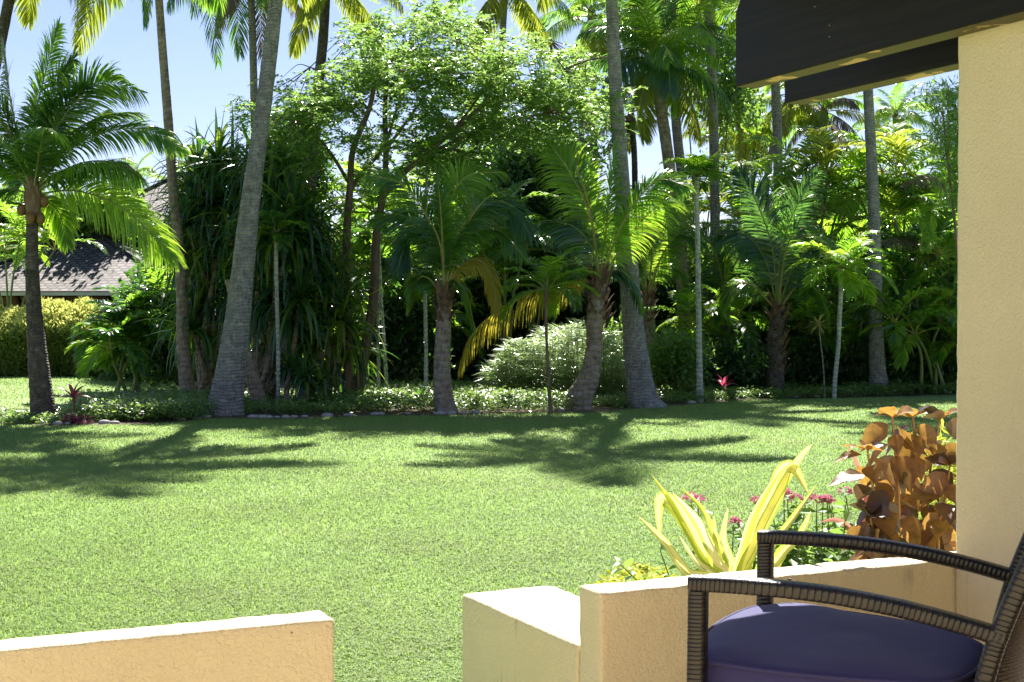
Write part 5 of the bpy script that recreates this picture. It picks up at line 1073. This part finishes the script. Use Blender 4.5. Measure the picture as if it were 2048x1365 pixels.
bush('dark leafy tree crown left of the forked tree', blob(545, 640, 230, 400, 40), 29., 103, 'shrub', 240, .12, .4, .22, 3, 'dark_tree', 'tree')

# pale umbrella sedge mound
dS = 24.
rng = np.random.default_rng(60); b = W(1115, 800, dS); b[2] = 0; t = thing('umbrella_sedge', 'large rounded mound of pale silvery umbrella sedge in the middle of the bed', 'plant', b)
n = 1300; mb = MB(); ms = MB()
px_ = rng.uniform(968, 1262, n); u = (px_-1115)/150; ht = np.interp(px_, [965, 1000, 1060, 1120, 1180, 1260], [745, 712, 675, 655, 655, 690]); ht = ht+rng.normal(0, 7, n)+6*np.sin(px_/11); yy = ht+(800-ht)*rng.random(n)**1.2
dd_ = dS+rng.uniform(-.9, 1.3, n)-(yy-ht)/300; c = np.array([W(a, b_, d_) for a, b_, d_ in zip(px_, yy, dd_)]); c[:, 2] = np.maximum(c[:, 2], .12)
k = 13
for j in range(k):
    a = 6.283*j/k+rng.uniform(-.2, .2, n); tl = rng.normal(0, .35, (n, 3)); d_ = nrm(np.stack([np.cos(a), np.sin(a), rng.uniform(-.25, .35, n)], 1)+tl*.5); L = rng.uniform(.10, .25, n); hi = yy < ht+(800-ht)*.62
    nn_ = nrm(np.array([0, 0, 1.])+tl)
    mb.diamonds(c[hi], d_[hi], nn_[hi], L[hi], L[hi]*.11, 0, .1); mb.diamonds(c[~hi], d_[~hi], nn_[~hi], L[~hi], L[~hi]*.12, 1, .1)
mb.build('foliage', [M['sedge'], M['sedge_d']], t, b)
for q in c[::3]: ms.tube([[q[0]+rng.normal(0, .04), q[1], 0], q], .005, 0, 3, False)
cat(ms.build('stems', M['stem'], t, b), None, None, None, 'stuff')
bush('green leafy bush behind the right part of the pale sedge', blob(1200, 1270, 660, 780, 24), 25.2, 110, 'bush', 180, .09, .35, .15, 2)

# cordylines
def cordyline(label, px, py, d, hpx, n, L, mats, seed, stem='stem', cname='cordyline', w_=.045, category='plant', el0=80, el1=-20):
    rng = np.random.default_rng(seed); b = W(px, py, d); b[2] = 0; top = W(hpx[0], hpx[1], d); t = thing(cname, label, category, b)
    ms = MB(); ms.tube(spline([b, (b+top)/2+[.02, 0, 0], top], 10), .012, 0, 6); ms.build('stem', M[stem], t, b, True)
    for i in range(n):
        P = rotz(arc(el0+(el1-el0)*i/n, 50, L*rng.uniform(.8, 1.1), 10), i*2.4)+top; mb = MB(); strap(mb, P, w_, rng, 0, .3, 12, face=(.1, -.3, 1)); mb.build('leaf', M[mats[i % len(mats)]], t, b)
M['cord_red'] = leafmat('maroon_blade', [(.10, .02, .04), (.2, .04, .08), (.08, .06, .03)], (.45, .08, .18), .35, .35, .6)
M['cord_pink'] = leafmat('magenta_blade', [(.4, .05, .12), (.5, .08, .16)], (.7, .12, .2), .4, .35, .5)
M['star'] = leafmat('straw_blade', [(.45, .36, .14), (.55, .45, .2)], (.7, .55, .2), .35, .4, .4)
cordyline('small maroon cordyline on a thin stem beside the short left palm', 146, 840, gd(843), (146, 794), 12, .27, ['cord_red', 'cord_red', 'cord_pink'], 120, 'bark')
cordyline('magenta cordyline glowing in the shade right of the white stem', 1447, 800, gd(800), (1447, 775), 9, .26, ['cord_pink'], 121, el0=85, el1=25)
cordyline('straw-yellow starburst plant on a thin bending stem', 1650, 795, gd(797), (1637, 652), 26, .26, ['star'], 122, 'trunk_brown', w_=.022, cname='starburst_plant', el1=-30)
cordyline('dark low plant at the foot of the white pole palm', 838, 806, gd(815), (838, 800), 14, .3, ['strap', 'palm_dark'], 123, cname='strap_plant')
b = W(143, 846, gd(846)); mbb = MB(); rng = np.random.default_rng(4); leaf_cloud(mbb, np.array([W(x, y, gd(848)) for x, y in [(128, 842), (140, 838), (155, 840), (166, 844), (136, 846)]]), rng, 60, .05, .06, .5, 0, .5); b[2] = 0
tm = thing('maroon_ground_plant', 'maroon leaves clustered at the foot of the small cordyline', 'plant', b); mbb.build('foliage', M['cord_red'], tm, b)

# ground cover and stones along the bed
def cover():
    rng = np.random.default_rng(130); mb = MB()
    segs = [(150, 420, 820, 846, 800, .14), (180, 400, 815, 845, 1100, .17), (400, 470, 800, 830, 250, .12), (0, 130, 835, 850, 320, .05), (470, 700, 795, 832, 900, .10), (700, 950, 785, 828, 1500, .15), (930, 1160, 790, 828, 1500, .16), (1190, 1260, 790, 818, 350, .1), (1320, 1480, 785, 808, 600, .10), (1480, 1700, 780, 800, 700, .09), (1700, 1910, 778, 796, 700, .12), (1905, 2200, 775, 790, 500, .12)]
    for x0, x1, y0, y1, n, h in segs:
        x = rng.uniform(x0, x1, n); y = rng.uniform(y0, y1, n); c = np.array([G(a, b_) for a, b_ in zip(x, y)]); ok = c[:, 1] > np.array([edge_y(q) for q in c[:, 0]]); c = c[ok]; n = len(c)
        c[:, 2] = h*rng.uniform(.3, 1.5, n)
        for k in range(9):
            p = c+rng.normal(0, .06, (n, 3))*[1, 1, .5]; p[:, 2] = np.maximum(p[:, 2], .01); a = rng.uniform(0, 6.28, n); d_ = nrm(np.stack([np.cos(a), np.sin(a), rng.uniform(-.2, .8, n)], 1)); L = rng.uniform(.04, .085, n); mb.diamonds(p, d_, nrm(np.array([0, 0, 1.])+rng.normal(0, .4, (n, 3))), L, L*.5, 0, .1)
    cat(mb.build('ground_cover', M['cover']), 'low leafy ground cover along the far edge of the lawn', 'ground cover', None, 'stuff')
cover()
rng = np.random.default_rng(140); i = 0
proto = []
for k in range(4):
    mb = MB(); sphere(mb, (0, 0, 0), (.15, .1, .07), 0, 14, 9, .03, k); proto.append(mb.mesh('border_stone', M['stone'], (0, 0, 0), True))
for x in [500, 509, 526, 541, 556, 566, 583, 604, 648, 690, 700, 745, 760, 812, 872, 880, 905, 925, 112, 125, 205, 222, 360, 385, 404, 948, 1120, 1385, 1600, 1640]:
    px_ = x+rng.uniform(-5, 5); y = float(np.interp(px_, [p[0] for p in EDGE], [p[1] for p in EDGE]))-1.5; g = G(px_, y); o = bpy.data.objects.new('border_stone', proto[i % 4]); C.objects.link(o); s_ = rng.uniform(.28, .62)
    o.location = (float(g[0]), float(g[1])+.1, .02); o.scale = (s_, s_, s_*rng.uniform(.7, 1.1)); o.rotation_euler = (0, 0, rng.uniform(-.6, .6)); i += 1
    cat(o, 'rounded grey river stone edging the far side of the lawn', 'stone', 'river stones edging the lawn')
#@@GD1
